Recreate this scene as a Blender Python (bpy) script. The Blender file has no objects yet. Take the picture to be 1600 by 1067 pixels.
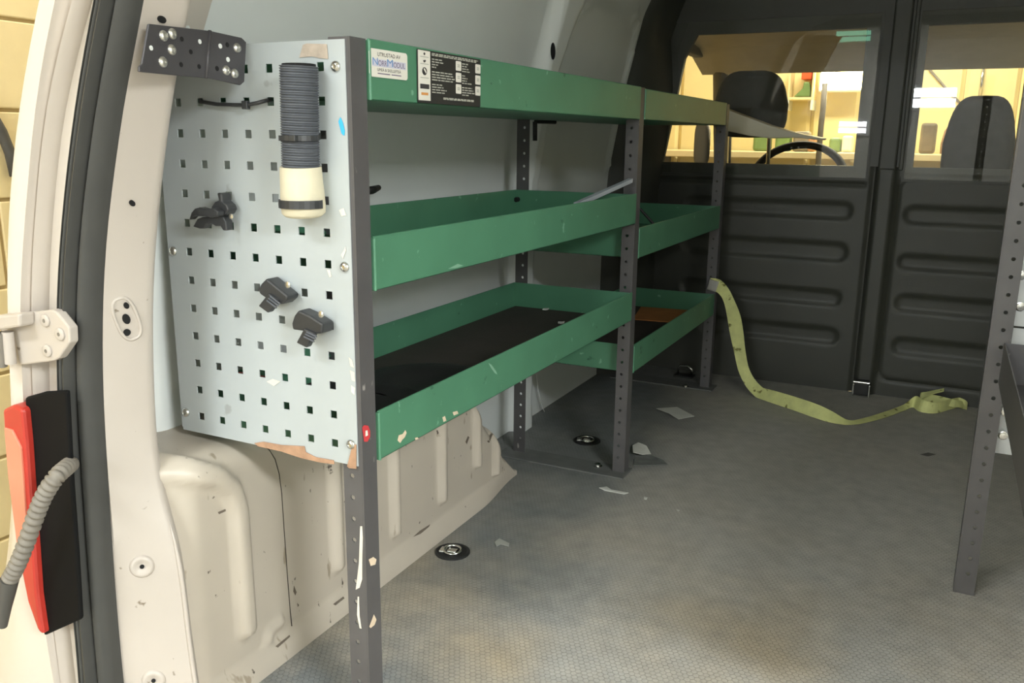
import bpy, bmesh, math, random
import numpy as np
from mathutils import Vector, Matrix
from mathutils.bvhtree import BVHTree

random.seed(7)
SC = bpy.context.scene
COL = SC.collection

# ------------------------------------------------------------------ camera
F_PX = 1349.77
CAM = Vector((0.88692471, -0.82926778, 0.78457527))
RIGHT = Vector((0.89526608, 0.44540425, 0.01066338))
UP = Vector((-0.11175228, 0.20132537, 0.97312873))
FWD = Vector((-0.43128886, 0.8724008, -0.23001471))
cam_data = bpy.data.cameras.new('camera')
cam_data.sensor_fit = 'HORIZONTAL'
cam_data.sensor_width = 36.0
cam_data.lens = F_PX / 1600.0 * 36.0
cam_data.clip_start = 0.02
cam = bpy.data.objects.new('camera', cam_data)
COL.objects.link(cam)
mw = Matrix((RIGHT, UP, -FWD)).transposed().to_4x4()
mw.translation = CAM
cam.matrix_world = mw
SC.camera = cam

# ------------------------------------------------------------------ world, exposure
SC.view_settings.view_transform = 'Standard'
SC.view_settings.look = 'None'
SC.view_settings.gamma = 1.0
SC.view_settings.exposure = 0.45
SC.view_settings.use_curve_mapping = False
world = bpy.data.worlds.new('world')
SC.world = world
world.use_nodes = True
world.node_tree.nodes['Background'].inputs[0].default_value = (1.0, 0.93, 0.80, 1)
world.node_tree.nodes['Background'].inputs[1].default_value = 0.15

# ------------------------------------------------------------------ garage lights: upper-left key tube, the rest added as unseen fill
TUBES = [  # x, y, z, watts, colour, length along x
    (-0.25, -1.55, 2.00, 27, (0.90, 0.96, 1.0), 1.0),
    (0.30, -3.90, 1.95, 98, (0.90, 0.96, 1.0), 1.6),  # added fill, reaches deep into the cargo space
    (2.35, -1.10, 1.50, 86, (0.92, 0.97, 1.0), 1.2),  # added fill, hung low to light the upper side wall
    (0.5, 4.2, 2.15, 42, (1.0, 0.93, 0.74), 1.4),  # added to light the cream end wall
    (-0.62, 0.45, 2.10, 11, (1.0, 0.96, 0.86), 0.5),  # added to brighten the yellow block wall only
]
for i, (x, y, z, w, c, L) in enumerate(TUBES):
    ld = bpy.data.lights.new('key_and_fill_light', 'AREA')
    ld.shape = 'RECTANGLE'; ld.size = L; ld.size_y = 0.22
    ld.energy = w; ld.color = c
    lo = bpy.data.objects.new('key_and_fill_light', ld)
    lo.location = (x, y, z - 0.012)
    COL.objects.link(lo)

# ------------------------------------------------------------------ helpers
def at(u, v, ax, val):
    """photo pixel -> point where its line of sight meets the plane axis=val"""
    d = FWD + RIGHT * ((u - 800) / F_PX) - UP * ((v - 533.5) / F_PX)
    t = (val - CAM[ax]) / d[ax]
    return CAM + d * t
X, Y, Z = 0, 1, 2

def lin(c):
    c = c / 255.0
    return c / 12.92 if c <= 0.04045 else ((c + 0.055) / 1.055) ** 2.4
def rgb(r, g, b):
    return (lin(r), lin(g), lin(b), 1)

def new_mat(name):
    m = bpy.data.materials.new(name); m.use_nodes = True
    nt = m.node_tree
    return m, nt, nt.nodes['Principled BSDF']

def N(nt, t, **kw):
    n = nt.nodes.new(t)
    for k, v in kw.items():
        setattr(n, k, v)
    return n

def mat(name, col, rough=0.5, metal=0.0, var=0.10, scale=18.0, bump=0.0, bscale=120.0, spots=None, spec=0.5):
    """plain paint/plastic with tone variation, optional fine relief and scattered marks of another colour
    spots = (rgb, scale, threshold)"""
    m, nt, p = new_mat(name)
    L = nt.links.new
    tc = N(nt, 'ShaderNodeTexCoord')
    no = N(nt, 'ShaderNodeTexNoise'); no.inputs['Scale'].default_value = scale; no.inputs['Detail'].default_value = 6
    L(tc.outputs['Object'], no.inputs['Vector'])
    mr = N(nt, 'ShaderNodeMapRange')
    mr.inputs[1].default_value = 0.25; mr.inputs[2].default_value = 0.75
    mr.inputs[3].default_value = 1 - var; mr.inputs[4].default_value = 1 + var
    L(no.outputs['Fac'], mr.inputs[0])
    mx = N(nt, 'ShaderNodeMix', data_type='RGBA', blend_type='MULTIPLY'); mx.inputs[0].default_value = 1
    mx.inputs[6].default_value = rgb(*col)
    L(mr.outputs[0], mx.inputs[7])
    out = mx.outputs[2]
    if spots:
        for (sc, ss, th, st) in spots:
            n2 = N(nt, 'ShaderNodeTexNoise'); n2.inputs['Scale'].default_value = ss; n2.inputs['Detail'].default_value = 3
            mp = N(nt, 'ShaderNodeMapping'); mp.inputs['Scale'].default_value = st
            L(tc.outputs['Object'], mp.inputs['Vector']); L(mp.outputs[0], n2.inputs['Vector'])
            r2 = N(nt, 'ShaderNodeMapRange'); r2.inputs[1].default_value = th; r2.inputs[2].default_value = th + 0.05
            L(n2.outputs['Fac'], r2.inputs[0])
            m2 = N(nt, 'ShaderNodeMix', data_type='RGBA')
            L(r2.outputs[0], m2.inputs[0]); L(out, m2.inputs[6]); m2.inputs[7].default_value = rgb(*sc)
            out = m2.outputs[2]
    L(out, p.inputs['Base Color'])
    p.inputs['Roughness'].default_value = rough
    p.inputs['Metallic'].default_value = metal
    p.inputs['Specular IOR Level'].default_value = spec
    if bump:
        n3 = N(nt, 'ShaderNodeTexNoise'); n3.inputs['Scale'].default_value = bscale; n3.inputs['Detail'].default_value = 4
        L(tc.outputs['Object'], n3.inputs['Vector'])
        b = N(nt, 'ShaderNodeBump'); b.inputs['Strength'].default_value = bump; b.inputs['Distance'].default_value = 0.002
        L(n3.outputs['Fac'], b.inputs['Height']); L(b.outputs[0], p.inputs['Normal'])
    return m

def emit(name, col, s):
    m, nt, p = new_mat(name)
    p.inputs['Base Color'].default_value = rgb(*col)
    p.inputs['Emission Color'].default_value = rgb(*col)
    p.inputs['Emission Strength'].default_value = s
    return m

def glass(name, tint=(1, 1, 1), rough=0.0, refl=1.45):
    m, nt, p = new_mat(name)
    L = nt.links.new
    tr = N(nt, 'ShaderNodeBsdfTransparent'); tr.inputs[0].default_value = (*tint, 1)
    gl = N(nt, 'ShaderNodeBsdfGlossy'); gl.inputs['Roughness'].default_value = rough
    fr = N(nt, 'ShaderNodeFresnel'); fr.inputs['IOR'].default_value = refl
    mx = N(nt, 'ShaderNodeMixShader')
    L(fr.outputs[0], mx.inputs[0]); L(tr.outputs[0], mx.inputs[1]); L(gl.outputs[0], mx.inputs[2])
    L(mx.outputs[0], nt.nodes['Material Output'].inputs[0])
    nt.nodes.remove(p)
    return m

class MB:
    def __init__(s): s.v = []; s.f = []
    def add(s, vs, fs):
        b = len(s.v); s.v += [tuple(v) for v in vs]; s.f += [tuple(i + b for i in f) for f in fs]; return s
    def box(s, x0, x1, y0, y1, z0, z1):
        vs = [(x, y, z) for z in (z0, z1) for y in (y0, y1) for x in (x0, x1)]
        return s.add(vs, [(0, 2, 3, 1), (4, 5, 7, 6), (0, 1, 5, 4), (2, 6, 7, 3), (0, 4, 6, 2), (1, 3, 7, 5)])
    def obox(s, c, ax, ay, az):
        """box from centre and three half-extent vectors"""
        c, ax, ay, az = map(Vector, (c, ax, ay, az))
        vs = [c + ax * i + ay * j + az * k for k in (-1, 1) for j in (-1, 1) for i in (-1, 1)]
        return s.add(vs, [(0, 2, 3, 1), (4, 5, 7, 6), (0, 1, 5, 4), (2, 6, 7, 3), (0, 4, 6, 2), (1, 3, 7, 5)])
    def prism(s, pts, off):
        """polygon (3-D points) thickened by vector off"""
        n = len(pts); off = Vector(off); a = [Vector(p) for p in pts]; b = [p + off for p in a]
        fs = [tuple(range(n)), tuple(range(2 * n - 1, n - 1, -1))]
        fs += [(i, i + n, (i + 1) % n + n, (i + 1) % n) for i in range(n)]
        return s.add(a + b, fs)
    def tube(s, pts, r, n=10, cap=True):
        pts = [Vector(p) for p in pts]; rs = r if isinstance(r, (list, tuple)) else [r] * len(pts)
        vs = []; fs = []; up = None
        for i, p in enumerate(pts):
            d = (pts[min(i + 1, len(pts) - 1)] - pts[max(i - 1, 0)]).normalized()
            if up is None:
                up = Vector((0, 0, 1)) if abs(d.z) < 0.9 else Vector((1, 0, 0))
            e = (up - d * up.dot(d)).normalized(); up = e; g = d.cross(e)
            for k in range(n):
                a = 2 * math.pi * k / n
                vs.append(p + (e * math.cos(a) + g * math.sin(a)) * rs[i])
        for i in range(len(pts) - 1):
            for k in range(n):
                fs.append((i * n + k, i * n + (k + 1) % n, (i + 1) * n + (k + 1) % n, (i + 1) * n + k))
        if cap:
            fs.append(tuple(range(n - 1, -1, -1))); fs.append(tuple((len(pts) - 1) * n + k for k in range(n)))
        return s.add(vs, fs)
    def lathe(s, c, axis, prof, n=20):
        """prof = [(radius, height along axis)]"""
        c = Vector(c); w = Vector(axis).normalized()
        e = w.orthogonal().normalized(); g = w.cross(e)
        vs = []; fs = []
        for r, h in prof:
            for k in range(n):
                a = 2 * math.pi * k / n
                vs.append(c + w * h + (e * math.cos(a) + g * math.sin(a)) * max(r, 1e-5))
        for i in range(len(prof) - 1):
            for k in range(n):
                fs.append((i * n + k, i * n + (k + 1) % n, (i + 1) * n + (k + 1) % n, (i + 1) * n + k))
        fs.append(tuple(range(n - 1, -1, -1))); fs.append(tuple((len(prof) - 1) * n + k for k in range(n)))
        return s.add(vs, fs)
    def grid(s, rows, skip=None):
        nr = len(rows); nc = len(rows[0]); vs = [p for r in rows for p in r]; fs = []
        for i in range(nr - 1):
            for j in range(nc - 1):
                if skip and skip(i, j): continue
                fs.append((i * nc + j, i * nc + j + 1, (i + 1) * nc + j + 1, (i + 1) * nc + j))
        return s.add(vs, fs)
    def build(s, name, m, parent=None, smooth=False, bevel=0.0, solid=0.0, sharp=None):
        me = bpy.data.meshes.new(name)
        me.from_pydata(s.v, [], s.f); me.update()
        if smooth:
            me.polygons.foreach_set('use_smooth', [True] * len(me.polygons))
            if sharp is not None:
                me.set_sharp_from_angle(angle=math.radians(sharp))
        me.materials.append(m)
        o = bpy.data.objects.new(name, me); COL.objects.link(o)
        if parent: child(o, parent)
        if solid:
            md = o.modifiers.new('thickness', 'SOLIDIFY'); md.thickness = solid; md.offset = 0
        if bevel:
            md = o.modifiers.new('bevel', 'BEVEL'); md.width = bevel; md.segments = 2; md.limit_method = 'ANGLE'
        return o

WLOC = {}
def child(o, parent):
    o.parent = parent
    o.matrix_parent_inverse = Matrix.Translation(-WLOC.get(parent.name, Vector((0, 0, 0))))

def tag(o, label, cat, group=None, kind=None):
    o['label'] = label; o['category'] = cat
    if group: o['group'] = group
    if kind: o['kind'] = kind
    return o
def struct(o, label, cat):
    return tag(o, label, cat, kind='structure')
def thing(name, label, cat, loc=(0, 0, 0), group=None, kind=None):
    e = bpy.data.objects.new(name, None); COL.objects.link(e)
    e.location = loc; e.empty_display_size = 0.05
    WLOC[e.name] = Vector(loc)
    return tag(e, label, cat, group, kind)

def bvh(o):
    me = o.data
    return BVHTree.FromPolygons([v.co.copy() for v in me.vertices], [tuple(p.vertices) for p in me.polygons])
def hit(b, u, v):
    d = (FWD + RIGHT * ((u - 800) / F_PX) - UP * ((v - 533.5) / F_PX)).normalized()
    loc, nor, i, t = b.ray_cast(CAM, d)
    if loc is None: return None, None
    if nor.dot(d) > 0: nor = -nor
    return loc, nor
def patch(name, m, parent, b, px, th=0.0008, lift=0.0004):
    """thin mark / label lying on a surface: its outline met with the surface"""
    pts = []; nn = Vector((0, 0, 0))
    for u, v in px:
        l, n = hit(b, u, v)
        if l is None: continue
        nn += n; pts.append(l)
    if len(pts) < 3: return None
    nn.normalize()
    return MB().prism([p + nn * lift for p in pts], nn * th).build(name, m, parent)

def sstep(a, b, x):
    t = min(1, max(0, (x - a) / (b - a))); return t * t * (3 - 2 * t)
def seg_d(p, a, b):
    ax, ay = a; bx, by = b; px, py = p
    dx, dy = bx - ax, by - ay; l = dx * dx + dy * dy
    t = 0 if l == 0 else min(1, max(0, ((px - ax) * dx + (py - ay) * dy) / l))
    return math.hypot(px - ax - t * dx, py - ay - t * dy)
def poly_d(p, path):
    return min(seg_d(p, path[i], path[i + 1]) for i in range(len(path) - 1))

def text_mesh(name, s, m, parent, origin, ux, uy, size, width=None, ext=0.0002):
    cu = bpy.data.curves.new(name, 'FONT'); cu.body = s; cu.size = 1.0; cu.align_x = 'CENTER'; cu.align_y = 'CENTER'
    tmp = bpy.data.objects.new(name, cu); COL.objects.link(tmp)
    dg = bpy.context.evaluated_depsgraph_get(); dg.update()
    me = bpy.data.meshes.new_from_object(tmp.evaluated_get(dg))
    bpy.data.objects.remove(tmp); bpy.data.curves.remove(cu)
    xs = [v.co.x for v in me.vertices]
    w = max(xs) - min(xs); sx = size if width is None else width / w
    o3 = Vector(origin); ux = Vector(ux); uy = Vector(uy); uz = ux.cross(uy)
    for v in me.vertices:
        c = v.co.copy(); v.co = o3 + ux * (c.x * sx) + uy * (c.y * size) + uz * ext
    me.materials.clear(); me.materials.append(m)
    o = bpy.data.objects.new(name, me); COL.objects.link(o)
    if parent: child(o, parent)
    return o

# ------------------------------------------------------------------ materials
M_paint = mat('van_paint', (182, 173, 163), 0.38, var=0.05, scale=6, spots=[((120, 108, 92), 55, 0.70, (1, 1, 1))])
M_jamb = mat('van_paint_lit', (206, 196, 184), 0.30, var=0.03, scale=6)  # same van paint, lightened to carry the brighter light on the jamb
M_arch = mat('van_paint_scuffed', (184, 174, 159), 0.42, var=0.06, scale=7,
             spots=[((150, 138, 120), 26, 0.67, (1, 1.6, 0.6)), ((70, 62, 54), 60, 0.70, (1, 1.2, 0.8))])
M_lining = mat('wall_paint', (222, 225, 221), 0.45, var=0.05, scale=4)
M_roof = mat('roof_lining', (190, 188, 180), 0.8, var=0.06)
M_black = mat('black_plastic', (30, 30, 29), 0.6, var=0.12, bump=0.15, bscale=300)
M_seal = mat('seal_rubber', (62, 62, 59), 0.6, var=0.08, scale=30)
M_bulk = mat('bulkhead_plastic', (57, 58, 51), 0.5, var=0.10, scale=9, bump=0.12, bscale=160)
M_post = mat('post_paint', (84, 82, 82), 0.45, var=0.10, scale=25, spots=[((150, 146, 140), 60, 0.71, (1, 1, 0.5))])
M_green = mat('green_enamel', (79, 130, 101), 0.42, var=0.10, scale=9,
              spots=[((122, 168, 140), 46, 0.69, (1, 1, 1)), ((40, 86, 64), 20, 0.70, (1, 1, 1.6))])
M_panel = mat('panel_grey', (172, 178, 178), 0.40, var=0.03, scale=8, spots=[((156, 159, 158), 30, 0.70, (1, 1, 1))])
M_white = mat('white_metal', (222, 224, 222), 0.4, var=0.04)
M_chrome = mat('bright_steel', (205, 205, 200), 0.22, metal=1.0, var=0.06, scale=60)
M_zinc = mat('zinc_screw', (206, 205, 198), 0.30, metal=0.9, var=0.06, scale=80)
M_dark = mat('dark_hole', (14, 14, 14), 0.9, var=0.05)
M_hose = mat('hose_grey', (86, 89, 94), 0.6, var=0.06, scale=40)
M_tape = mat('masking_tape', (206, 198, 172), 0.7, var=0.08, scale=40, bump=0.3, bscale=90)
M_tie = mat('cable_tie', (48, 49, 50), 0.4, var=0.06)
M_brown = mat('torn_fibre', (168, 132, 104), 0.85, var=0.22, scale=60, bump=0.5, bscale=200)
M_mat = mat('mat_brown', (56, 50, 44), 0.8, var=0.18, scale=14, bump=0.3, bscale=200)
M_yellow = mat('strap_yellow', (214, 217, 146), 0.7, var=0.14, scale=30, bump=0.3, bscale=500, spots=[((122, 120, 60), 26, 0.62, (1, 1, 1))])
M_paper = mat('paper', (214, 214, 206), 0.8, var=0.06, scale=30)
M_card = mat('card_orange', (176, 116, 62), 0.7, var=0.15, scale=30)
M_red = mat('lens_red', (182, 56, 46), 0.3, var=0.12, scale=8)
M_lens = mat('lens_clear', (212, 132, 106), 0.3, var=0.10, scale=10)
M_conduit = mat('conduit_grey', (120, 114, 104), 0.6, var=0.10, scale=30)
M_cable = mat('boot_rubber', (78, 76, 72), 0.6, var=0.08)
M_block = mat('yellow_block', (236, 216, 166), 0.7, var=0.05, scale=10, bump=0.25, bscale=80)
M_mortar = mat('mortar', (186, 164, 118), 0.9, var=0.08)
M_plank = mat('cream_cladding', (232, 216, 160), 0.55, var=0.05, scale=5)
M_concrete = mat('garage_floor', (150, 144, 130), 0.8, var=0.12, scale=3)
M_gceil = mat('garage_ceiling', (226, 220, 196), 0.8, var=0.04)
M_gwhite = mat('garage_white', (226, 226, 220), 0.8, var=0.04)
M_seat = mat('seat_fabric', (66, 66, 62), 0.85, var=0.14, scale=40, bump=0.05, bscale=300)
M_head = mat('cab_headlining', (206, 194, 164), 0.85, var=0.05)
M_dash = mat('dashboard', (44, 44, 42), 0.6, var=0.08)
M_cabtrim = mat('cab_trim', (110, 106, 96), 0.6, var=0.06)
M_pane = glass('bulkhead_glass', (0.93, 0.94, 0.90), 0.0, 1.46)
M_screen = glass('windscreen_glass', (0.95, 0.96, 0.94), 0.0, 1.35)
M_tubeE = emit('tube_glow', (255, 250, 238), 6.0)
M_lampE = emit('work_lamp_glow', (255, 226, 150), 60.0)
M_dayE = emit('lit_window_glow', (246, 250, 255), 40.0)
M_dayG = emit('lit_window_glow_green', (150, 226, 190), 8.0)
M_blue = mat('marker_blue', (60, 172, 222), 0.5, var=0.1)
M_splash = mat('filler_splash', (216, 196, 170), 0.7, var=0.12, scale=60)
M_whitescr = mat('bare_scratch', (214, 208, 194), 0.6, var=0.12, scale=60)
M_stick = mat('sticker_white', (226, 222, 210), 0.5, var=0.03)
M_stickb = mat('sticker_black', (46, 46, 44), 0.5, var=0.05)
M_ink = mat('ink_black', (60, 58, 58), 0.6, var=0.05)
M_inkb = mat('ink_blue', (104, 148, 196), 0.6, var=0.05)
M_inkm = mat('ink_mauve', (112, 98, 122), 0.6, var=0.05)
M_inkg = mat('ink_pale', (176, 176, 164), 0.6, var=0.05)
M_redst = mat('sticker_red', (196, 62, 66), 0.5, var=0.05)
M_gold = mat('ink_orange', (214, 150, 84), 0.6, var=0.05)

# rubber floor with embossed hexagons and trodden-in dust
def floor_material():
    m, nt, p = new_mat('hex_rubber')
    L = nt.links.new
    tc = N(nt, 'ShaderNodeTexCoord')
    def vm(op, a, b=None, c=None):
        n = N(nt, 'ShaderNodeVectorMath', operation=op)
        for i, q in enumerate((a, b, c)):
            if q is None: continue
            if isinstance(q, tuple): n.inputs[i].default_value = q
            else: L(q, n.inputs[i])
        return n
    def mm(op, a, b=None, clamp=False):
        n = N(nt, 'ShaderNodeMath', operation=op); n.use_clamp = clamp
        for i, q in enumerate((a, b)):
            if q is None: continue
            if isinstance(q, (int, float)): n.inputs[i].default_value = q
            else: L(q, n.inputs[i])
        return n.outputs[0]
    s = 0.0092
    sz = (s, s * 1.7320508, 1.0); hs = (s / 2, s * 0.8660254, 0.5); zero = (0, 0, 0)
    pos = vm('MULTIPLY', tc.outputs['Object'], (1, 1, 0)).outputs[0]
    a = vm('SUBTRACT', vm('WRAP', pos, sz, zero).outputs[0], hs).outputs[0]
    b = vm('SUBTRACT', vm('WRAP', vm('SUBTRACT', pos, hs).outputs[0], sz, zero).outputs[0], hs).outputs[0]
    a = vm('MULTIPLY', a, (1, 1, 0)).outputs[0]; b = vm('MULTIPLY', b, (1, 1, 0)).outputs[0]
    la = vm('LENGTH', a).outputs['Value']; lb = vm('LENGTH', b).outputs['Value']
    sel = mm('LESS_THAN', la, lb)
    mx = N(nt, 'ShaderNodeMix', data_type='VECTOR'); L(sel, mx.inputs[0]); L(b, mx.inputs[4]); L(a, mx.inputs[5])
    g = vm('ABSOLUTE', mx.outputs[1]).outputs[0]
    sp = N(nt, 'ShaderNodeSeparateXYZ'); L(g, sp.inputs[0])
    d = mm('MAXIMUM', sp.outputs[0], mm('ADD', mm('MULTIPLY', sp.outputs[0], 0.5), mm('MULTIPLY', sp.outputs[1], 0.8660254)))
    edge = N(nt, 'ShaderNodeMapRange'); edge.inputs[1].default_value = s * 0.38; edge.inputs[2].default_value = s * 0.48
    edge.inputs[3].default_value = 1; edge.inputs[4].default_value = 0
    L(d, edge.inputs[0])
    # wear: where the relief is trodden flat / filled
    n1 = N(nt, 'ShaderNodeTexNoise'); n1.inputs['Scale'].default_value = 3.2; n1.inputs['Detail'].default_value = 6
    L(tc.outputs['Object'], n1.inputs['Vector'])
    n2 = N(nt, 'ShaderNodeTexNoise'); n2.inputs['Scale'].default_value = 26; n2.inputs['Detail'].default_value = 8
    L(tc.outputs['Object'], n2.inputs['Vector'])
    n3 = N(nt, 'ShaderNodeTexNoise'); n3.inputs['Scale'].default_value = 230; n3.inputs['Detail'].default_value = 3
    L(tc.outputs['Object'], n3.inputs['Vector'])
    dust = N(nt, 'ShaderNodeMapRange'); dust.inputs[1].default_value = 0.38; dust.inputs[2].default_value = 0.66
    L(n1.outputs['Fac'], dust.inputs[0])
    lane = N(nt, 'ShaderNodeMapRange'); lane.interpolation_type = 'SMOOTHSTEP'   # walked-on middle of the mat is scuffed paler
    lane.inputs[1].default_value = 0.10; lane.inputs[2].default_value = 0.42
    sx_ = N(nt, 'ShaderNodeSeparateXYZ'); L(tc.outputs['Object'], sx_.inputs[0])
    L(mm('ADD', sx_.outputs[0], mm('MULTIPLY', mm('SUBTRACT', n1.outputs['Fac'], 0.5), 0.5)), lane.inputs[0])
    rub = N(nt, 'ShaderNodeMix', data_type='RGBA'); rub.inputs[6].default_value = rgb(118, 121, 120); rub.inputs[7].default_value = rgb(168, 166, 159)
    L(lane.outputs[0], rub.inputs[0])
    base = N(nt, 'ShaderNodeMix', data_type='RGBA'); L(rub.outputs[2], base.inputs[6]); base.inputs[7].default_value = rgb(172, 156, 128)
    # dirt is carried in over the rear sill and thins out towards the bulkhead
    sy = N(nt, 'ShaderNodeSeparateXYZ'); L(tc.outputs['Object'], sy.inputs[0])
    far = N(nt, 'ShaderNodeMapRange'); far.interpolation_type = 'SMOOTHSTEP'
    far.inputs[1].default_value = -0.1; far.inputs[2].default_value = 1.1; far.inputs[3].default_value = 1.0; far.inputs[4].default_value = 0.12
    L(sy.outputs[1], far.inputs[0])
    L(mm('MULTIPLY', dust.outputs[0], far.outputs[0]), base.inputs[0])
    k = mm('ADD', mm('MULTIPLY', n2.outputs['Fac'], 0.55), mm('MULTIPLY', n3.outputs['Fac'], 0.35))
    k = mm('ADD', k, 0.55)
    k = mm('MULTIPLY', k, mm('ADD', mm('MULTIPLY', edge.outputs[0], 0.22), 0.80))
    c2 = N(nt, 'ShaderNodeMix', data_type='RGBA', blend_type='MULTIPLY'); c2.inputs[0].default_value = 1
    L(base.outputs[2], c2.inputs[6]); L(k, c2.inputs[7])
    L(c2.outputs[2], p.inputs['Base Color'])
    p.inputs['Roughness'].default_value = 0.62
    bp = N(nt, 'ShaderNodeBump'); bp.inputs['Strength'].default_value = 0.5; bp.inputs['Distance'].default_value = 0.0012
    hgt = mm('ADD', edge.outputs[0], mm('MULTIPLY', n3.outputs['Fac'], 0.6))
    L(hgt, bp.inputs['Height']); L(bp.outputs[0], p.inputs['Normal'])
    return m
M_floor = floor_material()

# ================================================================== THE GARAGE AROUND THE VAN
GZ = -0.55
o = MB().box(-1.2, 3.4, -5.3, 5.5, GZ - 0.1, GZ).build('ground', M_concrete)
struct(o, 'grey concrete garage floor the van stands on', 'ground')
o = MB().box(-1.2, 3.4, -5.3, 5.5, 2.40, 2.5).build('ceiling_garage', M_gwhite)
struct(o, 'pale garage ceiling above and behind the van', 'ceiling')
o = MB().box(3.2, 3.3, -5.3, 5.5, GZ, 2.4).build('wall_garage_right', M_gwhite)
struct(o, 'cream garage wall beyond the right side of the van', 'wall')
wg = MB().box(-1.10, -1.006, -5.3, 5.5, GZ, 2.4).build('wall_garage_left', M_mortar)
struct(wg, 'yellow painted block garage wall seen past the rear door jamb', 'wall')
blk = MB().box(-0.004, 0.006, 0.004, 0.396, 0.004, 0.191)
proto = None
z = 0.831 - 0.195 * 7
row = 0
while z < 2.2:
    y = -0.9 + (0.1 if row % 2 else -0.1)
    while y < 2.0:
        if proto is None:
            proto = blk.build('block', M_block, wg, bevel=0.003); b_ = proto
        else:
            b_ = proto.copy(); COL.objects.link(b_)
        b_.location = (-1.006, y, z)
        y += 0.4
    z += 0.195; row += 1
# cladding on the garage end wall, plank by plank
we = MB().box(-1.1, 3.3, 5.12, 5.3, GZ, 2.4).build('wall_garage_end', M_mortar)
struct(we, 'cream vertical clad garage wall seen through the cab windscreen', 'wall')
pl = MB().add([(0.0, 0, 0), (0.02, -0.02, 0), (0.26, -0.02, 0), (0.28, 0, 0), (0.0, 0, 2.95), (0.02, -0.02, 2.95), (0.26, -0.02, 2.95), (0.28, 0, 2.95)],
              [(0, 1, 5, 4), (1, 2, 6, 5), (2, 3, 7, 6), (3, 0, 4, 7), (4, 5, 6, 7), (3, 2, 1, 0)])
p0 = None
for i in range(15):
    if p0 is None: p0 = pl.build('plank', M_plank, we); q_ = p0
    else: q_ = p0.copy(); COL.objects.link(q_)
    q_.location = (-1.08 + i * 0.285, 5.12, GZ)
# garage door behind the photographer with a row of lit panes
YB = -5.0
wr = MB().box(-1.2, 3.4, YB - 0.12, YB, GZ, 2.4).build('door_1', M_gwhite)
struct(wr, 'pale garage door behind the open van', 'door')
def lit(px0, px1, m, name, label):
    a = at(*px0, Y, 9.1); b = at(*px1, Y, 9.1)
    fr = MB().box(a.x - .03, b.x + .03, YB, YB + .02, b.z - .03, a.z + .03).build(name, M_white)
    struct(fr, label, 'window')
    h = (a.z + b.z) / 2
    MB().box(a.x, b.x, YB + .02, YB + .03, h + .008, a.z).build('pane', m, fr)
    MB().box(a.x, b.x, YB + .02, YB + .03, b.z, h - .008).build('pane', m, fr)
lit((1425, 138), (1492, 168), M_dayE, 'window_4', 'bright garage door window mirrored in the glass before the passenger seat')
lit((1312, 190), (1353, 208), M_dayE, 'window_5', 'bright garage door window mirrored low in the wide bulkhead window')
lit((1308, 50), (1360, 64), M_dayG, 'window_6', 'green tinted garage door window mirrored high in the wide bulkhead window')
# key tube fixture and the added fill tubes
TL = ['tube fixture on the garage ceiling behind the rear pillar', 'long fill tube added near the garage door behind the van',
      'added fill tube to the right of the van', 'added fill tube in front of the cab', 'short fill tube added above the yellow block wall']
for i, (x, y, z, w, c, L) in enumerate(TUBES):
    t = thing('key_and_fill_tube', TL[i], 'lamp', (x, y, z), 'ceiling tube fixtures')
    MB().box(x - L / 2 - .03, x + L / 2 + .03, y - .12, y + .12, z + .02, z + .07).build('housing', M_white, t, bevel=.004)
    for s in (-.06, .06):
        MB().tube([(x - L / 2, y + s, z + .006), (x + L / 2, y + s, z + .006)], .013, 10).build('tube', M_tubeE, t, smooth=True, sharp=40)
    for s in (-1, 1):
        MB().tube([(x + s * L / 2.4, y, z + .07), (x + s * L / 2.4, y, 2.40)], .004, 6).build('rod', M_white, t)

# ================================================================== THE VAN: floor, walls, roof, bulkhead
o = MB().box(-0.16, 1.50, -0.22, 2.05, -0.04, 0.0).build('floor', M_floor)
struct(o, 'grey rubber cargo floor with embossed hexagons and dust', 'floor')

# --- left wall with its pillar and pressed panel (a real relief)
def wall_x(z):
    return float(np.interp(z, [0, .5, .7, .95, 1.15, 1.28, 1.36, 1.40], [-.115, -.11, -.095, -.05, .0, .06, .15, .28]))
PILL = [(1.225, .0), (1.205, .6), (1.205, .93), (1.225, 1.05), (1.29, 1.25), (1.33, 1.4)]
PAN = [(1.27, .70), (1.265, .90), (1.285, .98), (1.315, 1.05), (1.365, 1.11), (1.44, 1.15), (1.60, 1.165), (1.74, 1.16), (1.80, 1.12), (1.82, 1.02), (1.82, .70)]
def wall_bump(y, z):
    yc = float(np.interp(z, [p[1] for p in PILL], [p[0] for p in PILL]))
    w = float(np.interp(z, [0, .9, 1.05, 1.2], [.040, .040, .060, .11]))
    h = 0.040 * (1 - sstep(w * .62, w, abs(y - yc)))
    h = max(h, 0.030 * (1 - sstep(.02, .07, abs(y - 0.03))))
    if z > .6:
        d = poly_d((y, z), PAN)
        h += 0.013 * (1 - sstep(.004, .013, d))
    h += 0.004 * (1 - sstep(.004, .010, abs(z - .70)))
    return h
ys = list(np.arange(-0.05, 2.06, 0.0085)); zs = list(np.arange(0, 1.40, 0.02)) + [1.40]
rows = [[(wall_x(z) + wall_bump(y, z), y, z) for y in ys] for z in zs]
wl = MB().grid(rows).build('wall_left', M_lining, smooth=True)
B_wl = bvh(wl)
struct(wl, 'grey painted inner side wall of the van behind the shelves', 'wall')
rows = [[(1.48 - wall_x(z) - .10, y, z) for y in (-.05, .5, 1.0, 1.5, 2.05)] for z in zs]
wr2 = MB().grid(rows).build('wall_right', M_lining, smooth=True)
struct(wr2, 'grey inner side wall of the van behind the far shelving unit', 'wall')
o = MB().box(-.14, 1.5, -.16, 2.07, 1.40, 1.44).build('ceiling', M_roof, bevel=.01)
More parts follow.
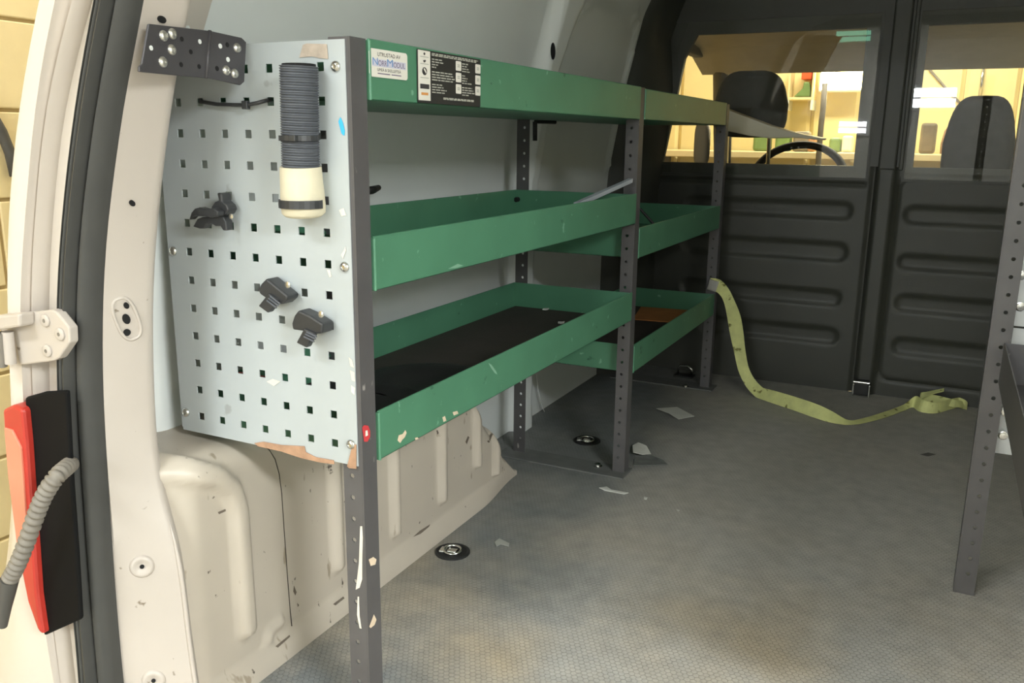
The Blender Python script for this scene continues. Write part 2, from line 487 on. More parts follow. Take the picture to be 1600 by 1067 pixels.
struct(o, 'pale painted roof of the cargo space', 'ceiling')
MB().box(-.05, 1.42, -.20, -.10, 1.355, 1.43).build('header', M_paint, o, bevel=.02)

# --- bulkhead between cargo space and cab
BY = 2.05
STAD = [((.13, .572), (.605, .572), .030), ((.13, .443), (.60, .443), .033), ((.13, .296), (.60, .296), .028), ((.20, .173), (.60, .173), .030),
        ((.805, .569), (1.30, .569), .030), ((.80, .427), (1.30, .427), .026), ((.81, .30), (1.30, .30), .030), ((.815, .164), (1.30, .164), .030)]
def rrect(p, x0, x1, z0, z1, r):
    cx, cz = (x0 + x1) / 2, (z0 + z1) / 2
    dx = abs(p[0] - cx) - (x1 - x0) / 2 + r; dz = abs(p[1] - cz) - (z1 - z0) / 2 + r
    return math.hypot(max(dx, 0), max(dz, 0)) + min(max(dx, dz), 0) - r
def bulk_dy(x, z):
    h = 0.0
    for a, b, r in STAD:
        d = seg_d((x, z), a, b) - r
        if d < .02: h += .008 * (1 - sstep(-.016, .004, d))
    h -= .014 * (1 - sstep(.022, .030, abs(x - .718)))
    h += .008 * (1 - sstep(.003, .010, abs(x - .683)))
    h += .005 * (1 - sstep(.002, .008, abs(rrect((x, z), .757, 1.42, .052, .68, .03))))
    h += .006 * (1 - sstep(.003, .008, abs(z - .655))) * (1 if x < .66 else 0)
    return h
xs = list(np.arange(-.14, 1.52, .0065)); zs2 = list(np.arange(0, .709, .0065)) + [.71]
mb = MB().grid([[(x, BY + bulk_dy(x, z), z) for x in xs] for z in zs2])
def bx_(z, k):   # vertical divisions of the glazed upper part
    left = float(np.interp(z, [.71, 1.04, 1.11], [.021, .078, .115]))
    return [-.14, left, .622, .788, 1.40, 1.52][k]
zz = [.71, 1.04, 1.11, 1.42]
up = [[(bx_(z, k), BY, z) for k in range(6)] for z in zz]
up2 = [[(bx_(z, k), BY + .018, z) for k in range(6)] for z in zz]
sk = lambda i, j: j in (1, 3) and i in (0, 1)
mb.grid(up, sk).grid(up2, sk)
for k in (1, 3):
    for r in (0, 1):
        for kk in (k, k + 1):
            mb.add([up[r][kk], up[r + 1][kk], up2[r + 1][kk], up2[r][kk]], [(0, 1, 2, 3)])
    mb.add([up[0][k], up[0][k + 1], up2[0][k + 1], up2[0][k]], [(0, 1, 2, 3)])
    mb.add([up[2][k], up[2][k + 1], up2[2][k + 1], up2[2][k]], [(0, 1, 2, 3)])
wf = mb.build('wall_front', M_bulk, smooth=True, sharp=50)
struct(wf, 'dark moulded bulkhead with pressed ribs and two windows', 'wall')
MB().box(.693, .743, BY - .016, BY, .70, 1.40).build('pillar', M_bulk, wf, bevel=.006)
MB().box(.750, .762, BY - .008, BY, .70, 1.40).build('bead', M_bulk, wf, bevel=.003)
# curved black edge trim where the bulkhead meets the side wall
side = [(-.02, .0), (.0, .3), (.0, .6), (.02, .80), (.033, .95), (.025, 1.03), (.0, 1.10), (-.012, 1.19), (.02, 1.26), (.12, 1.34)]
rows = []
for xx, z in side:
    wx = wall_x(z)
    rows.append([(wx - .02, 1.84, z), (wx + .022, 1.86, z), (max(xx, wx + .03), 1.93, z), (max(xx, wx + .03) + .01, BY, z)])
MB().grid(rows).build('edge_trim', M_bulk, wf, smooth=True)

# windows: panes glued over the openings
def pane(name, x0, x1, z0, z1, label):
    fr = MB()
    y0, y1 = BY - .004, BY - .001
    for a, b, c, d in ((x0 - .008, x1 + .008, z0 - .008, z0), (x0 - .008, x1 + .008, z1, z1 + .008), (x0 - .008, x0, z0, z1), (x1, x1 + .008, z0, z1)):
        fr.box(a, b, y0, y1, c, d)
    f = fr.build(name, M_bulk); struct(f, label, 'window')
    MB().add([(x0, y0 - .001, z0), (x1, y0 - .001, z0), (x1, y0 - .001, z1), (x0, y0 - .001, z1)], [(0, 1, 2, 3)]).build('pane', M_pane, f)
pane('window_1', .0, .660, .675, 1.15, 'wide bulkhead window behind the shelves, driver headrest behind its glass')
pane('window_2', .768, 1.43, .675, 1.15, 'bulkhead window beside the far post, passenger seat behind its glass')

# --- rear pillar, jamb and door seal, curved in outline
LV = np.arange(-.06, 1.32, .03)
def curve(px, y):
    P = [at(u, v, Y, y) for u, v in px]
    P.sort(key=lambda p: p.z)
    zs_ = [p.z for p in P]; xs_ = [p.x for p in P]
    r = []
    for z in LV:
        if z > zs_[-1]:
            sl = (xs_[-1] - xs_[-3]) / (zs_[-1] - zs_[-3]); r.append(xs_[-1] + sl * (z - zs_[-1]))
        elif z < zs_[0]:
            sl = (xs_[1] - xs_[0]) / (zs_[1] - zs_[0]); r.append(xs_[0] + sl * (z - zs_[0]))
        else: r.append(float(np.interp(z, zs_, xs_)))
    for _ in range(3):
        r = [r[0]] + [(r[i - 1] + 2 * r[i] + r[i + 1]) / 4 for i in range(1, len(r) - 1)] + [r[-1]]
    return [Vector((x, y, z)) for x, z in zip(r, LV)]
PX_J0 = [(66, 0), (50, 82), (37, 140), (22, 250), (15, 335), (14, 385), (17, 440), (19, 485), (24, 560), (24, 640), (20, 760), (12, 880), (-15, 1000), (-40, 1067)]
PX_J1 = [(87, 0), (70, 65), (57, 150), (46, 240), (46, 260), (38, 350), (35, 385), (30, 485), (34, 580), (40, 700), (52, 850), (72, 1000), (84, 1067)]
PX_J2 = [(130, 0), (115, 45), (95, 125), (80, 200), (74, 267), (66, 360), (62, 430), (62, 500), (62, 590), (68, 700), (80, 850), (98, 1000), (106, 1067)]
PX_S0 = [(172, 0), (160, 50), (145, 137), (130, 237), (117, 360), (110, 460), (110, 527), (110, 582), (112, 670), (119, 760), (128.6, 905), (136.5, 984), (142, 1067)]
PX_S2 = [(226, 0), (220, 42), (205, 107), (192, 175), (180, 267), (175, 292), (165, 385), (160, 485), (160, 595), (165, 695), (171, 787), (178.5, 905), (186, 997), (193, 1067)]
PX_P2 = [(294, 0), (267, 135), (257, 212), (250, 267), (244, 322), (236, 410), (234, 485), (235, 582), (239, 670), (244, 732), (251, 770), (262, 800), (273, 830), (283, 879), (294, 984), (306, 1067)]
J0 = curve(PX_J0, -.17); J1 = curve(PX_J1, -.19); J2 = curve(PX_J2, -.172); S0 = curve(PX_S0, -.165); S2 = curve(PX_S2, -.150); P2 = curve(PX_P2, -.10)
def lerp(a, b, t, dy=0.0):
    return [p.lerp(q, t) + Vector((0, dy, 0)) for p, q in zip(a, b)]
# jamb (outer body skin, ridge, step, flat up to the seal)
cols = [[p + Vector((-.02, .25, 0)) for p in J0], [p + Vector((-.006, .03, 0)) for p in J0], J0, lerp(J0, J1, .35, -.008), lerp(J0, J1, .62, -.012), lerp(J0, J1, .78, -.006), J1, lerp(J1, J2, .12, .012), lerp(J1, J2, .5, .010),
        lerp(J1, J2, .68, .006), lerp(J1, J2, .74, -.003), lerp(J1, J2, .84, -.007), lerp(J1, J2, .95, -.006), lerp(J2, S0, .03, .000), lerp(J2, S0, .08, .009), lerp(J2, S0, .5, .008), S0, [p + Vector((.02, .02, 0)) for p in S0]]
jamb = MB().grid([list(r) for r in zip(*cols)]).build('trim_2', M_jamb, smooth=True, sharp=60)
struct(jamb, 'cream painted body jamb outside the black door seal', 'door frame')
# pillar
R0 = S2
cols = [[p + Vector((-.02, .012, 0)) for p in S2], S2, lerp(S2, P2, .12, -.008), lerp(S2, P2, .35, -.008), lerp(S2, P2, .75, -.006), lerp(S2, P2, .93, -.002), P2,
        [p + Vector((-.004, .008, 0)) for p in P2], [p + Vector((-.03, .03, 0)) for p in P2], [p + Vector((-.085, .065, 0)) for p in P2], [p + Vector((-.14, .10, 0)) for p in P2]]
pil = MB().grid([list(r) for r in zip(*cols)]).build('trim_1', M_paint, smooth=True, sharp=60)
struct(pil, 'cream painted rear door pillar beside the perforated panel', 'door frame')
# rubber seal : ribbed on its left, flat lip on its right
prof = [(-.05, .012), (0, -.012), (.08, -.022), (.14, -.024), (.18, -.014), (.21, -.014), (.24, -.026), (.30, -.026), (.33, -.014), (.36, -.014), (.39, -.028), (.47, -.030), (.53, -.024), (.56, -.012), (.60, -.010), (.64, -.020), (.75, -.024), (.92, -.022), (1.0, -.010), (1.05, .010)]
cols = [lerp(S0, S2, t, dy) for t, dy in prof]
sl = MB().grid([list(r) for r in zip(*cols)]).build('door_seal', M_seal, smooth=True, sharp=70)
tag(sl, 'dark grey ribbed rubber door seal curving along the rear opening', 'seal')
B_pil = bvh(pil); B_jamb = bvh(jamb)

def hole(parent, b, u, v, rx, rz, m=None, th=.0012, name='hole'):
    l, n = hit(b, u, v)
    e = Vector((1, 0, 0)); e = (e - n * e.dot(n)).normalized(); g = n.cross(e)
    pts = [l + n * .0004 + e * (rx * math.cos(a)) + g * (rz * math.sin(a)) for a in np.linspace(0, 2 * math.pi, 16, endpoint=False)]
    return MB().prism(pts, n * th).build(name, m or M_dark, parent)
hole(wl, B_wl, 864, 80, .006, .020)
hole(pil, B_pil, 252, 30, .0036, .0055); hole(pil, B_pil, 206, 317, .0030, .0042)
hole(pil, B_pil, 197, 477, .0030, .0042); hole(pil, B_pil, 197, 498, .0044, .0066); hole(pil, B_pil, 198, 519, .0042, .0044)
def ring(parent, b, u, v, rx, rz, r, m, name, sq=1.0):
    l, n = hit(b, u, v)
    e = Vector((1, 0, 0)); e = (e - n * e.dot(n)).normalized(); g = n.cross(e)
    pts = []
    for a in np.linspace(0, 2 * math.pi, 33):
        ca, sa = math.cos(a), math.sin(a)
        ca = math.copysign(abs(ca) ** sq, ca); sa = math.copysign(abs(sa) ** sq, sa)
        pts.append(l + n * .0002 + e * (rx * ca) + g * (rz * sa))
    return MB().tube(pts, r, 6, False).build(name, m, parent, smooth=True)
ring(pil, B_pil, 198, 498, .0125, .0275, .0022, M_paint, 'slot_rim', .75)
def dish(parent, b, u, v, r):
    l, n = hit(b, u, v)
    MB().lathe(l - n * .001, n, [(r, 0), (r, .0008), (r * .86, .0040), (r * .66, .0046), (r * .40, .0018), (r * .18, .0010), (0, .0010)], 24).build('dimple', M_paint, parent, smooth=True)
    MB().lathe(l, n, [(r * .18, 0), (r * .18, .0014), (0, .0015)], 12).build('hole', M_dark, parent)
dish(pil, B_pil, 222, 885, .0155); dish(pil, B_pil, 240, 1063, .0155)

# ================================================================== WHEEL ARCH COVER
RIBS = [[(-.115, .366), (-.06, .350), (-.022, .331), (.002, .306), (.012, .270), (.013, .085)],
        [(.227, .40), (.227, .085)], [(.398, .40), (.398, .075)], [(.565, .40), (.565, .075)], [(.700, .40), (.712, .10)], [(.80, .3), (.80, .05)]]
def arch_top(y):
    if y < .52: return .366
    t = min(1, (y - .52) / .395); return .366 * (1 - t ** 1.35)
def arch_dx(y, z):
    h = .014 * (1 - sstep(.009, .019, poly_d((y, z), RIBS[0])))
    for r in RIBS[1:]:
        h = max(h, .013 * (1 - sstep(.006, .015, poly_d((y, z), r))))
    #seam = poly_d((y, z), [(.045, .36), (.080, .338), (.098, .305), (.106, .26), (.111, .028)])
    h += .006 * (1 - sstep(.004, .012, poly_d((y, z), [(.055, .03), (.06, .05), (.085, .055)])))
    return h
ysA = sorted(set(list(np.round(np.arange(-.108, .93, .006), 4)) + list(np.round(np.arange(.06, .125, .0018), 4)) + [.914]))
ysA = [y for y in ysA if y <= .915]
rows = []
for y in ysA:
    T = arch_top(y); r = []; sk_ = .022 * (1 - sstep(-.108, -.055, y))
    k = max(T, .012)
    lp = 1 - sstep(.70, .90, y)
    r.append((.042 + .020 * lp, y, .0)); r.append((.042 + .018 * lp, y, min(.010, k * .2)))
    r.append((.042 + .010 * lp, y, min(.026, k * .4))); r.append((.042 + .003 * lp, y, min(.032, k * .5)))
    z0 = min(.036, k * .55); z1 = max(k - .035, z0 + .001)
    for t in np.linspace(0, 1, 44):
        z = z0 + (z1 - z0) * t
        r.append((.042 - sk_ + arch_dx(y, z), y, z))
    rr = k - z1
    for a in np.linspace(10, 90, 9):
        a = math.radians(a)
        zz_ = z1 + rr * math.sin(a)
        r.append((.042 - sk_ - rr * 1.2 * (1 - math.cos(a)) + arch_dx(y, zz_) * math.cos(a), y, zz_ + arch_dx(y, zz_) * math.sin(a)))
    r.append((-.06, y, k + .002)); r.append((-.14, y, k + .004))
    rows.append(r)
ar = MB().grid(rows).build('wheel_arch', M_arch, smooth=True)
struct(ar, 'cream painted ribbed wheel arch housing below the shelves', 'wheel arch')
B_arch = bvh(ar)
pts = [hit(B_arch, u, v) for u, v in ((405, 694), (420, 702), (430, 718), (436, 740), (440, 770), (444, 830), (449, 900), (453, 950), (456, 978))]
MB().tube([l for l, n_ in pts if l],   .0009, 6).build('seam', mat('seam_dark', (58, 52, 46), .9, var=.1), ar)  # thin dark line laid along the seam
M_scuff = mat('black_scuff', (104, 94, 82), .8, var=.2, scale=80)
for pxs in ([(520, 944), (536, 932), (538, 935), (524, 946)], [(645, 839), (656, 829), (672, 819), (670, 823), (657, 834)], [(459, 915), (463, 925), (461, 930), (458, 924)], [(464, 942), (467, 945), (465, 948)],
            [(727, 690), (731, 681), (733, 683), (729, 694)], [(761, 690), (768, 676), (770, 678), (764, 692)], [(785, 706), (788, 700), (792, 715), (789, 717)], [(430, 1010), (452, 992), (453, 995), (434, 1012)],
            [(340, 800), (352, 795), (353, 798), (342, 803)]):
    patch('scuff', M_scuff, ar, B_arch, pxs, .0003, .0004)
bead = [p + Vector((.000, -.001, 0)) for p in P2 if p.z < .32]
MB().tube(bead, [.0032] * (len(bead) - 2) + [.002, .0004], 8).build('edge_bead', M_paint, ar, smooth=True)

# ================================================================== SHELVING UNIT
def perf_plate(mb, o, e1, e2, n, L1, L2, holes, hs, th, octo=False):
    """plate L1 x L2 from corner o along e1,e2, thickness th along n; holes = list of (a,b); hs half size"""
    A = sorted(set([0, L1] + [round(a + s * hs, 5) for a, b in holes for s in (-1, 1)]))
    B = sorted(set([0, L2] + [round(b + s * hs, 5) for a, b in holes for s in (-1, 1)]))
    H = set((round(a, 4), round(b, 4)) for a, b in holes)
    def P(a, b, t): return o + e1 * a + e2 * b + n * (th * t)
    for i in range(len(A) - 1):
        for j in range(len(B) - 1):
            ca, cb = (A[i] + A[i + 1]) / 2, (B[j] + B[j + 1]) / 2
            key = (round(ca, 4), round(cb, 4))
            if key in H:
                if octo:
                    r = hs * .92
                    sq = [(ca + hs * x, cb + hs * y) for x, y in ((1, 0), (1, 1), (0, 1), (-1, 1), (-1, 0), (-1, -1), (0, -1), (1, -1))]
                    oc = [(ca + r * math.cos(k * math.pi / 4), cb + r * math.sin(k * math.pi / 4)) for k in range(8)]
                else:
                    sq = None; oc = [(A[i + 1], B[j]), (A[i + 1], B[j + 1]), (A[i], B[j + 1]), (A[i], B[j])]
                m = len(oc)
                if sq:
                    for t in (0, 1):
                        for k in range(8):
                            mb.add([P(*sq[k], t), P(*sq[(k + 1) % 8], t), P(*oc[(k + 1) % 8], t), P(*oc[k], t)], [(0, 1, 2, 3)])
                for k in range(m):
                    mb.add([P(*oc[k], 0), P(*oc[(k + 1) % m], 0), P(*oc[(k + 1) % m], 1), P(*oc[k], 1)], [(0, 1, 2, 3)])
                continue
            for t in (0, 1):
                mb.add([P(A[i], B[j], t), P(A[i + 1], B[j], t), P(A[i + 1], B[j + 1], t), P(A[i], B[j + 1], t)], [(0, 1, 2, 3)])
    c = [(0, 0), (L1, 0), (L1, L2), (0, L2)]
    for k in range(4):
        mb.add([P(*c[k], 0), P(*c[(k + 1) % 4], 0), P(*c[(k + 1) % 4], 1), P(*c[k], 1)], [(0, 1, 2, 3)])
    return mb
EX, EY, EZ = Vector((1, 0, 0)), Vector((0, 1, 0)), Vector((0, 0, 1))
def post(parent, xc, y, z1, sgn, dy=.030, w=.028):
    """angle post: holed flange facing the rear door, plain flange facing the aisle (at xc)"""
    mb = MB()
    hs = [(round(w * .55, 3), .04 + k * .0295) for k in range(int((z1 - .05) / .0295) + 1)]
    perf_plate(mb, Vector((xc + sgn * .0022, y, 0)), EX * sgn, EZ, EY, w, z1, hs, .0038, .002, True)
    mb.box(min(xc, xc + sgn * .002), max(xc, xc + sgn * .002), y, y + dy, 0, z1)
    return mb.build('post', M_post, parent)
su = thing('shelving_unit', 'green and dark grey steel shelving unit with perforated grey end panel', 'shelving', (.12, .93, 0))
XF = .269
P1 = post(su, XF, .002, .893, -1)
post(su, XF, 1.036, .893, -1)
post(su, XF, 1.862, .888, -1)
post(su, -.034, 1.048, .893, 1, w=.030)
post(su, -.034, 1.862, .888, 1, w=.030)
post(su, -.034, .30, .893, 1, w=.030)
def tray(parent, x0, x1, y0, y1, z0, z1, lip=True):
    mb = MB(); t = .002
    mb.box(x0, x1, y0, y1, z0, z0 + t)
    mb.box(x1 - t, x1, y0, y1, z0, z1); mb.box(x0, x0 + t, y0, y1, z0, z1)
    mb.box(x0, x1, y0, y0 + t, z0, z1); mb.box(x0, x1, y1 - t, y1, z0, z1)
    # rolled rim on the aisle side and folded end
    mb.tube([(x1 - .0018, y0 + .002, z1), (x1 - .0018, y1, z1)], .0022, 6)
    mb.tube([(x1 + .0004, y0 + .0012, z0), (x1 + .0004, y0 + .0012, z1)], .0024, 6)
    return mb.build('tray', M_green, parent, bevel=.0008)
T_low = tray(su, -.030, XF + .002, .034, 1.034, .378, .442)
T_mid = tray(su, -.030, XF + .002, .034, 1.034, .599, .664)
T_top = tray(su, -.030, XF + .002, .034, 1.034, .825, .892)
tray(su, -.030, XF - .001, 1.070, 1.860, .244, .310)
T_mid2 = tray(su, -.030, XF - .001, 1.070, 1.860, .517, .585)
tray(su, -.030, XF - .001, 1.070, 1.860, .826, .890)
# feet
for y0, x1 in ((1.00, .277), (1.83, .285)):
    MB().box(-.06, x1, y0, y0 + .075, 0, .004).build('foot_bar', mat('foot_bar_grey', (104, 105, 102), .6, var=.15, scale=30), su, bevel=.001)
for u, v in ((934, 728), (1071, 604)):
    c = at(u, v, Z, .004)
    MB().lathe(c, EZ, [(.011, 0), (.011, .0015), (.007, .002), (.007, .006), (0, .0065)], 12).build('foot_bolt', M_chrome, su, smooth=True, sharp=40)
# perforated end panel
mb = MB()
px0, pz0 = -.037, .380; PW, PH = .300, .510
holes = [(c * .038 - px0, .405 + r * .038 - pz0) for c in range(7) for r in range(13)]
perf_plate(mb, Vector((px0, 0, pz0)), EX, EZ, EY, PW, PH, holes, .005, .0016)
# folded left edge
mb.box(px0 - .0016, px0, 0, .018, pz0 + .004, pz0 + PH)
panel = mb.build('end_panel', M_panel, su)
panel['label'] = 'light grey perforated panel with square holes'
def screw(parent, u, v, r=.0065):
    c = at(u, v, Y, 0)
    MB().lathe(c, -EY, [(r, 0), (r, .0012), (r * .85, .003), (r * .45, .0042), (r * .42, .0030), (0, .0028)], 14).build('screw', M_chrome, parent, smooth=True, sharp=50)
for u, v in ((525, 104), (539, 417), (549, 694), (271, 392), (291, 644)):
    screw(panel, u, v)
def onpanel(px, y=-.0006): return [at(u, v, Y, y) for u, v in px]
MB().prism(onpanel([(398, 692), (412, 690), (440, 695), (476, 697), (478, 706), (494, 714), (522, 719), (523, 725), (500, 722), (470, 715), (440, 705), (404, 697)]), -EY * .001).build('torn_edge', M_brown, panel)
MB().prism(onpanel([(551, 696), (557, 694), (557, 732), (546, 731), (543, 728)], -.0008), -EY * .001).build('torn_edge', M_brown, panel)
MB().prism(onpanel([(468, 90), (474, 70), (480, 68), (511, 69), (513, 92), (500, 91), (488, 88)]), -EY * .0006).build('tape_residue', mat('tape_residue', (176, 162, 146), .5, var=.18, scale=90), panel)
MB().prism(onpanel([(529, 190), (532, 183), (536, 192), (539, 205), (538, 212), (534, 209)]), -EY * .0004).build('marker_smudge', M_blue, panel)
for pxs in ([(545, 558), (550, 562), (553, 574), (548, 572)], [(547, 578), (554, 582), (555, 596), (550, 594)], [(549, 602), (555, 606), (554, 617), (549, 612)],
            [(533, 398), (537, 392), (540, 385), (541, 391), (536, 404)], [(530, 328), (537, 325), (541, 336), (534, 338)], [(417, 596), (426, 592), (438, 596), (428, 603)],
            [(511, 421), (516, 422), (518, 432), (515, 433)]):
    MB().prism(onpanel(pxs), -EY * .0004).build('scratch', M_whitescr, panel)
# stickers on the top shelf front
sx = XF + .0045
def front(px, x=sx): return [at(u, v, X, x) for u, v in px]
def rounded(x, y0, y1, z0, z1, r, n=5):
    pts = []
    for cy, cz, a0 in ((y1 - r, z1 - r, 0), (y0 + r, z1 - r, 90), (y0 + r, z0 + r, 180), (y1 - r, z0 + r, 270)):
        for k in range(n):
            a = math.radians(a0 + 90 * k / (n - 1)); pts.append(Vector((x, cy + r * math.cos(a), cz + r * math.sin(a))))
    return pts
q = front([(577, 75), (637, 83), (638, 126), (579, 119)])
y0, y1 = (q[0].y + q[3].y) / 2, (q[1].y + q[2].y) / 2; z1, z0 = (q[0].z + q[1].z) / 2, (q[2].z + q[3].z) / 2
st = MB().prism(rounded(XF + .0032, y0, y1, z0, z1, .004), EX * .0005).build('sticker', M_stick, su)
st['label'] = 'white supplier sticker with blue lettering'
yc = (y0 + y1) / 2; h = z1 - z0; W = y1 - y0; xs_ = XF + .0038
text_mesh('lettering', 'UTRUSTAD AV', M_ink, st, (xs_, yc, z1 - h * .19), EY, EZ, h * .20, W * .60)
MB().box(xs_, xs_ + .0001, y0 + W * .07, y1 - W * .05, z0 + h * .38, z0 + h * .64).build('tint_band', mat('tint_band', (202, 200, 214), .6, var=.03), st)
text_mesh('lettering', 'N', M_inkb, st, (xs_ + .0002, y0 + W * .14, z0 + h * .54), EY, EZ, h * .38, W * .13)
text_mesh('lettering', 'ORR', M_inkm, st, (xs_ + .0002, y0 + W * .325, z0 + h * .50), EY, EZ, h * .27, W * .22)
text_mesh('lettering', 'M', M_inkb, st, (xs_ + .0002, y0 + W * .52, z0 + h * .54), EY, EZ, h * .38, W * .15)
text_mesh('lettering', 'ODUL', M_inkm, st, (xs_ + .0002, y0 + W * .765, z0 + h * .50), EY, EZ, h * .27, W * .31)
text_mesh('lettering', 'UMEÅ & SKELLEFTEÅ', M_ink, st, (xs_, yc, z0 + h * .27), EY, EZ, h * .15, W * .62)
for a, b in ((.2, .52), (.56, .82)):
    MB().box(xs_, xs_ + .0001, y0 + W * a, y0 + W * b, z0 + h * .12, z0 + h * .155).build('print_line', M_inkm, st)
# black load table sticker
q = front([(652, 80), (751, 96), (752, 167), (654, 157)])
y0, y1 = (q[0].y + q[3].y) / 2, (q[1].y + q[2].y) / 2; z0, z1 = .8262, .8915
W = y1 - y0; h = z1 - z0
sb = MB().prism(rounded(XF + .0032, y0, y1, z0, z1, .002), EX * .0005).build('sticker', M_stickb, su)
sb['label'] = 'black load table sticker with white boxes'
def cell(a, b, c, d, m, name, dx=0.0):
    return MB().box(xs_ + dx, xs_ + dx + .0001, y0 + W * a, y0 + W * b, z0 + h * c, z0 + h * d).build(name, m, sb)
cell(.01, .185, .05, .985, M_stick, 'white_column')
def sym(poly, name='symbol'):
    MB().prism([Vector((xs_ + .0002, y0 + W * a, z0 + h * b)) for a, b in poly], EX * .0001).build(name, M_ink, sb)
sym([(.085, .93), (.10, .955), (.115, .93), (.105, .90), (.095, .90)]); sym([(.08, .80), (.11, .815), (.125, .80), (.105, .765), (.09, .765)])
sym([(.10 + .035 * math.cos(a), .60 + .075 * math.sin(a)) for a in np.linspace(0, 2 * math.pi, 14, endpoint=False)])
MB().prism([Vector((xs_ + .0004, y0 + W * a, z0 + h * b)) for a, b in ((.083, .64), (.10, .60), (.118, .56), (.125, .59), (.107, .64), (.095, .66))], EX * .0001).build('symbol', M_stick, sb)
cell(.035, .165, .27, .36, M_ink, 'print_line', .0002); cell(.05, .15, .15, .20, M_gold, 'print_line', .0002)
for z_ in (.86, .73, .47): cell(.04, .16, z_, z_ + .015, M_inkg, 'print_line', .0002)
def words(a, b, c, name='print_line'):
    x_ = a
    while x_ < b:
        w_ = min(random.uniform(.03, .08), b - x_)
        cell(x_, x_ + w_, c, c + .022, M_inkg, name); x_ += w_ + .012
words(.21, .95, .945); words(.21, .93, .915)
for c, b in ((.84, .36), (.79, .38), (.74, .30), (.69, .27)): words(.21, b, c)
for c, b in ((.60, .52), (.55, .54), (.50, .56), (.45, .54)): words(.21, b, c)
for c, b in ((.36, .36), (.31, .38), (.26, .43), (.21, .40)): words(.21, b, c)
for c, b in ((.84, .78), (.79, .76), (.74, .79), (.69, .81), (.60, .73), (.55, .77), (.50, .76), (.45, .84), (.36, .85), (.31, .87), (.26, .90), (.21, .80)): words(.68, b, c)
for c in (.115, .095): words(.38, .88, c)
for a in (.575, .905):
    for c in (.70, .47, .24):
        dz = .0 if a < .6 else -.0
        MB().prism([Vector((xs_ + .0002, p.y, p.z)) for p in rounded(0, y0 + W * a, y0 + W * (a + .09), z0 + h * c, z0 + h * (c + .19), .0015, 3)], EX * .0001).build('load_box', M_stick, sb)
        for k in range(2):
            MB().box(xs_ + .0004, xs_ + .0005, y0 + W * (a + .025), y0 + W * (a + .065), z0 + h * (c + .07 + k * .035), z0 + h * (c + .09 + k * .035)).build('print_line', M_inkg, sb)
# marks on posts and trays
MB().prism(front([(566, 668), (569, 664), (575, 665), (578, 673), (578, 682), (574, 690), (569, 690)], XF + .0006), EX * .0004).build('sticker', M_redst, su)
MB().prism(front([(571, 673), (574, 672), (575, 680), (571, 682)], XF + .0012), EX * .0002).build('sticker', M_stick, su)
xt = XF + .0024
for pxs in ([(621, 688), (623, 680), (629, 678), (633, 672), (635, 676), (632, 683), (628, 687), (625, 692)], [(648, 684), (652, 683), (654, 686), (649, 687)],
            [(691, 652), (695, 650), (697, 657), (693, 659)], [(707, 644), (714, 642), (716, 646), (709, 649)]):
    MB().prism(front(pxs, xt), EX * .0005).build('filler_splash', M_splash, su)
for pxs in ([(763, 567), (768, 570), (775, 580), (777, 585), (773, 583), (767, 575)], [(700, 420), (715, 412), (724, 415), (712, 419)]):
    MB().prism(front(pxs, xt), EX * .0002).build('scratch', mat('pale_scratch', (130, 172, 146), .5, var=.1), su)
yp = .0014
def pf(px): return [at(u, v, Y, .0018) for u, v in px]
MB().prism(pf([(563, 822), (566, 822), (567, 840), (566, 880), (566, 905), (562, 918), (556, 921), (558, 905), (561, 880)]), -EY * .0004).build('bare_scratch', M_whitescr, su)
MB().prism(pf([(559, 932), (561, 932), (562, 962), (565, 982), (562, 981), (558, 960)]), -EY * .0004).build('bare_scratch', M_whitescr, su)
MB().prism(front([(576, 874), (583, 870), (588, 874), (586, 882), (579, 884)], XF + .0006), EX * .0004).build('filler_splash', M_splash, su)
MB().prism(front([(577, 979), (584, 960), (588, 968), (585, 976), (579, 981)], XF + .0006), EX * .0004).build('filler_splash', M_splash, su)
# things lying in the trays
o = MB().box(-.024, .262, .040, 1.028, .3805, .385).build('rubber_mat', M_mat, bevel=.001)
tag(o, 'dark brown rubber mat lining the long lower tray', 'mat')
o = MB().lathe((.115, .165, .3855), EZ, [(.128, 0), (.130, .003), (.126, .008), (.085, .009), (.080, .006), (0, .006)], 40).build('rubber_disc', M_black, smooth=True, sharp=40)
tag(o, 'round black rubber disc at the near end of the long lower tray', 'disc')
o = MB().lathe((.150, .345, .3855), EZ, [(.070, 0), (.115, 0), (.115, .005), (.108, .006), (.075, .006), (.070, .004)], 40).build('rubber_ring', M_black, smooth=True, sharp=40)
tag(o, 'flat black rubber ring lying beyond the round disc in the lower tray', 'ring')
o = MB().box(.03, .09, .038, .046, .3856, .462).build('red_box', M_redst, bevel=.001)
tag(o, 'small red box glimpsed through the holes of the grey panel', 'box')
o = MB().box(-.02, .262, 1.08, 1.85, .2465, .250).build('rubber_mat', M_mat, bevel=.001)
tag(o, 'dark mat lining the lower tray next to the bulkhead', 'mat')
a, b = at(1000, 503, Z, .252), at(1050, 490, Z, .252)
o = MB().obox(((a.x + b.x) / 2, (a.y + b.y) / 2 + .05, .2525), (.075, .01, 0), (-.02, .10, 0), (0, 0, .0015)).build('card_sheet', M_card)
tag(o, 'orange brown card lying in the lower tray next to the bulkhead', 'card')
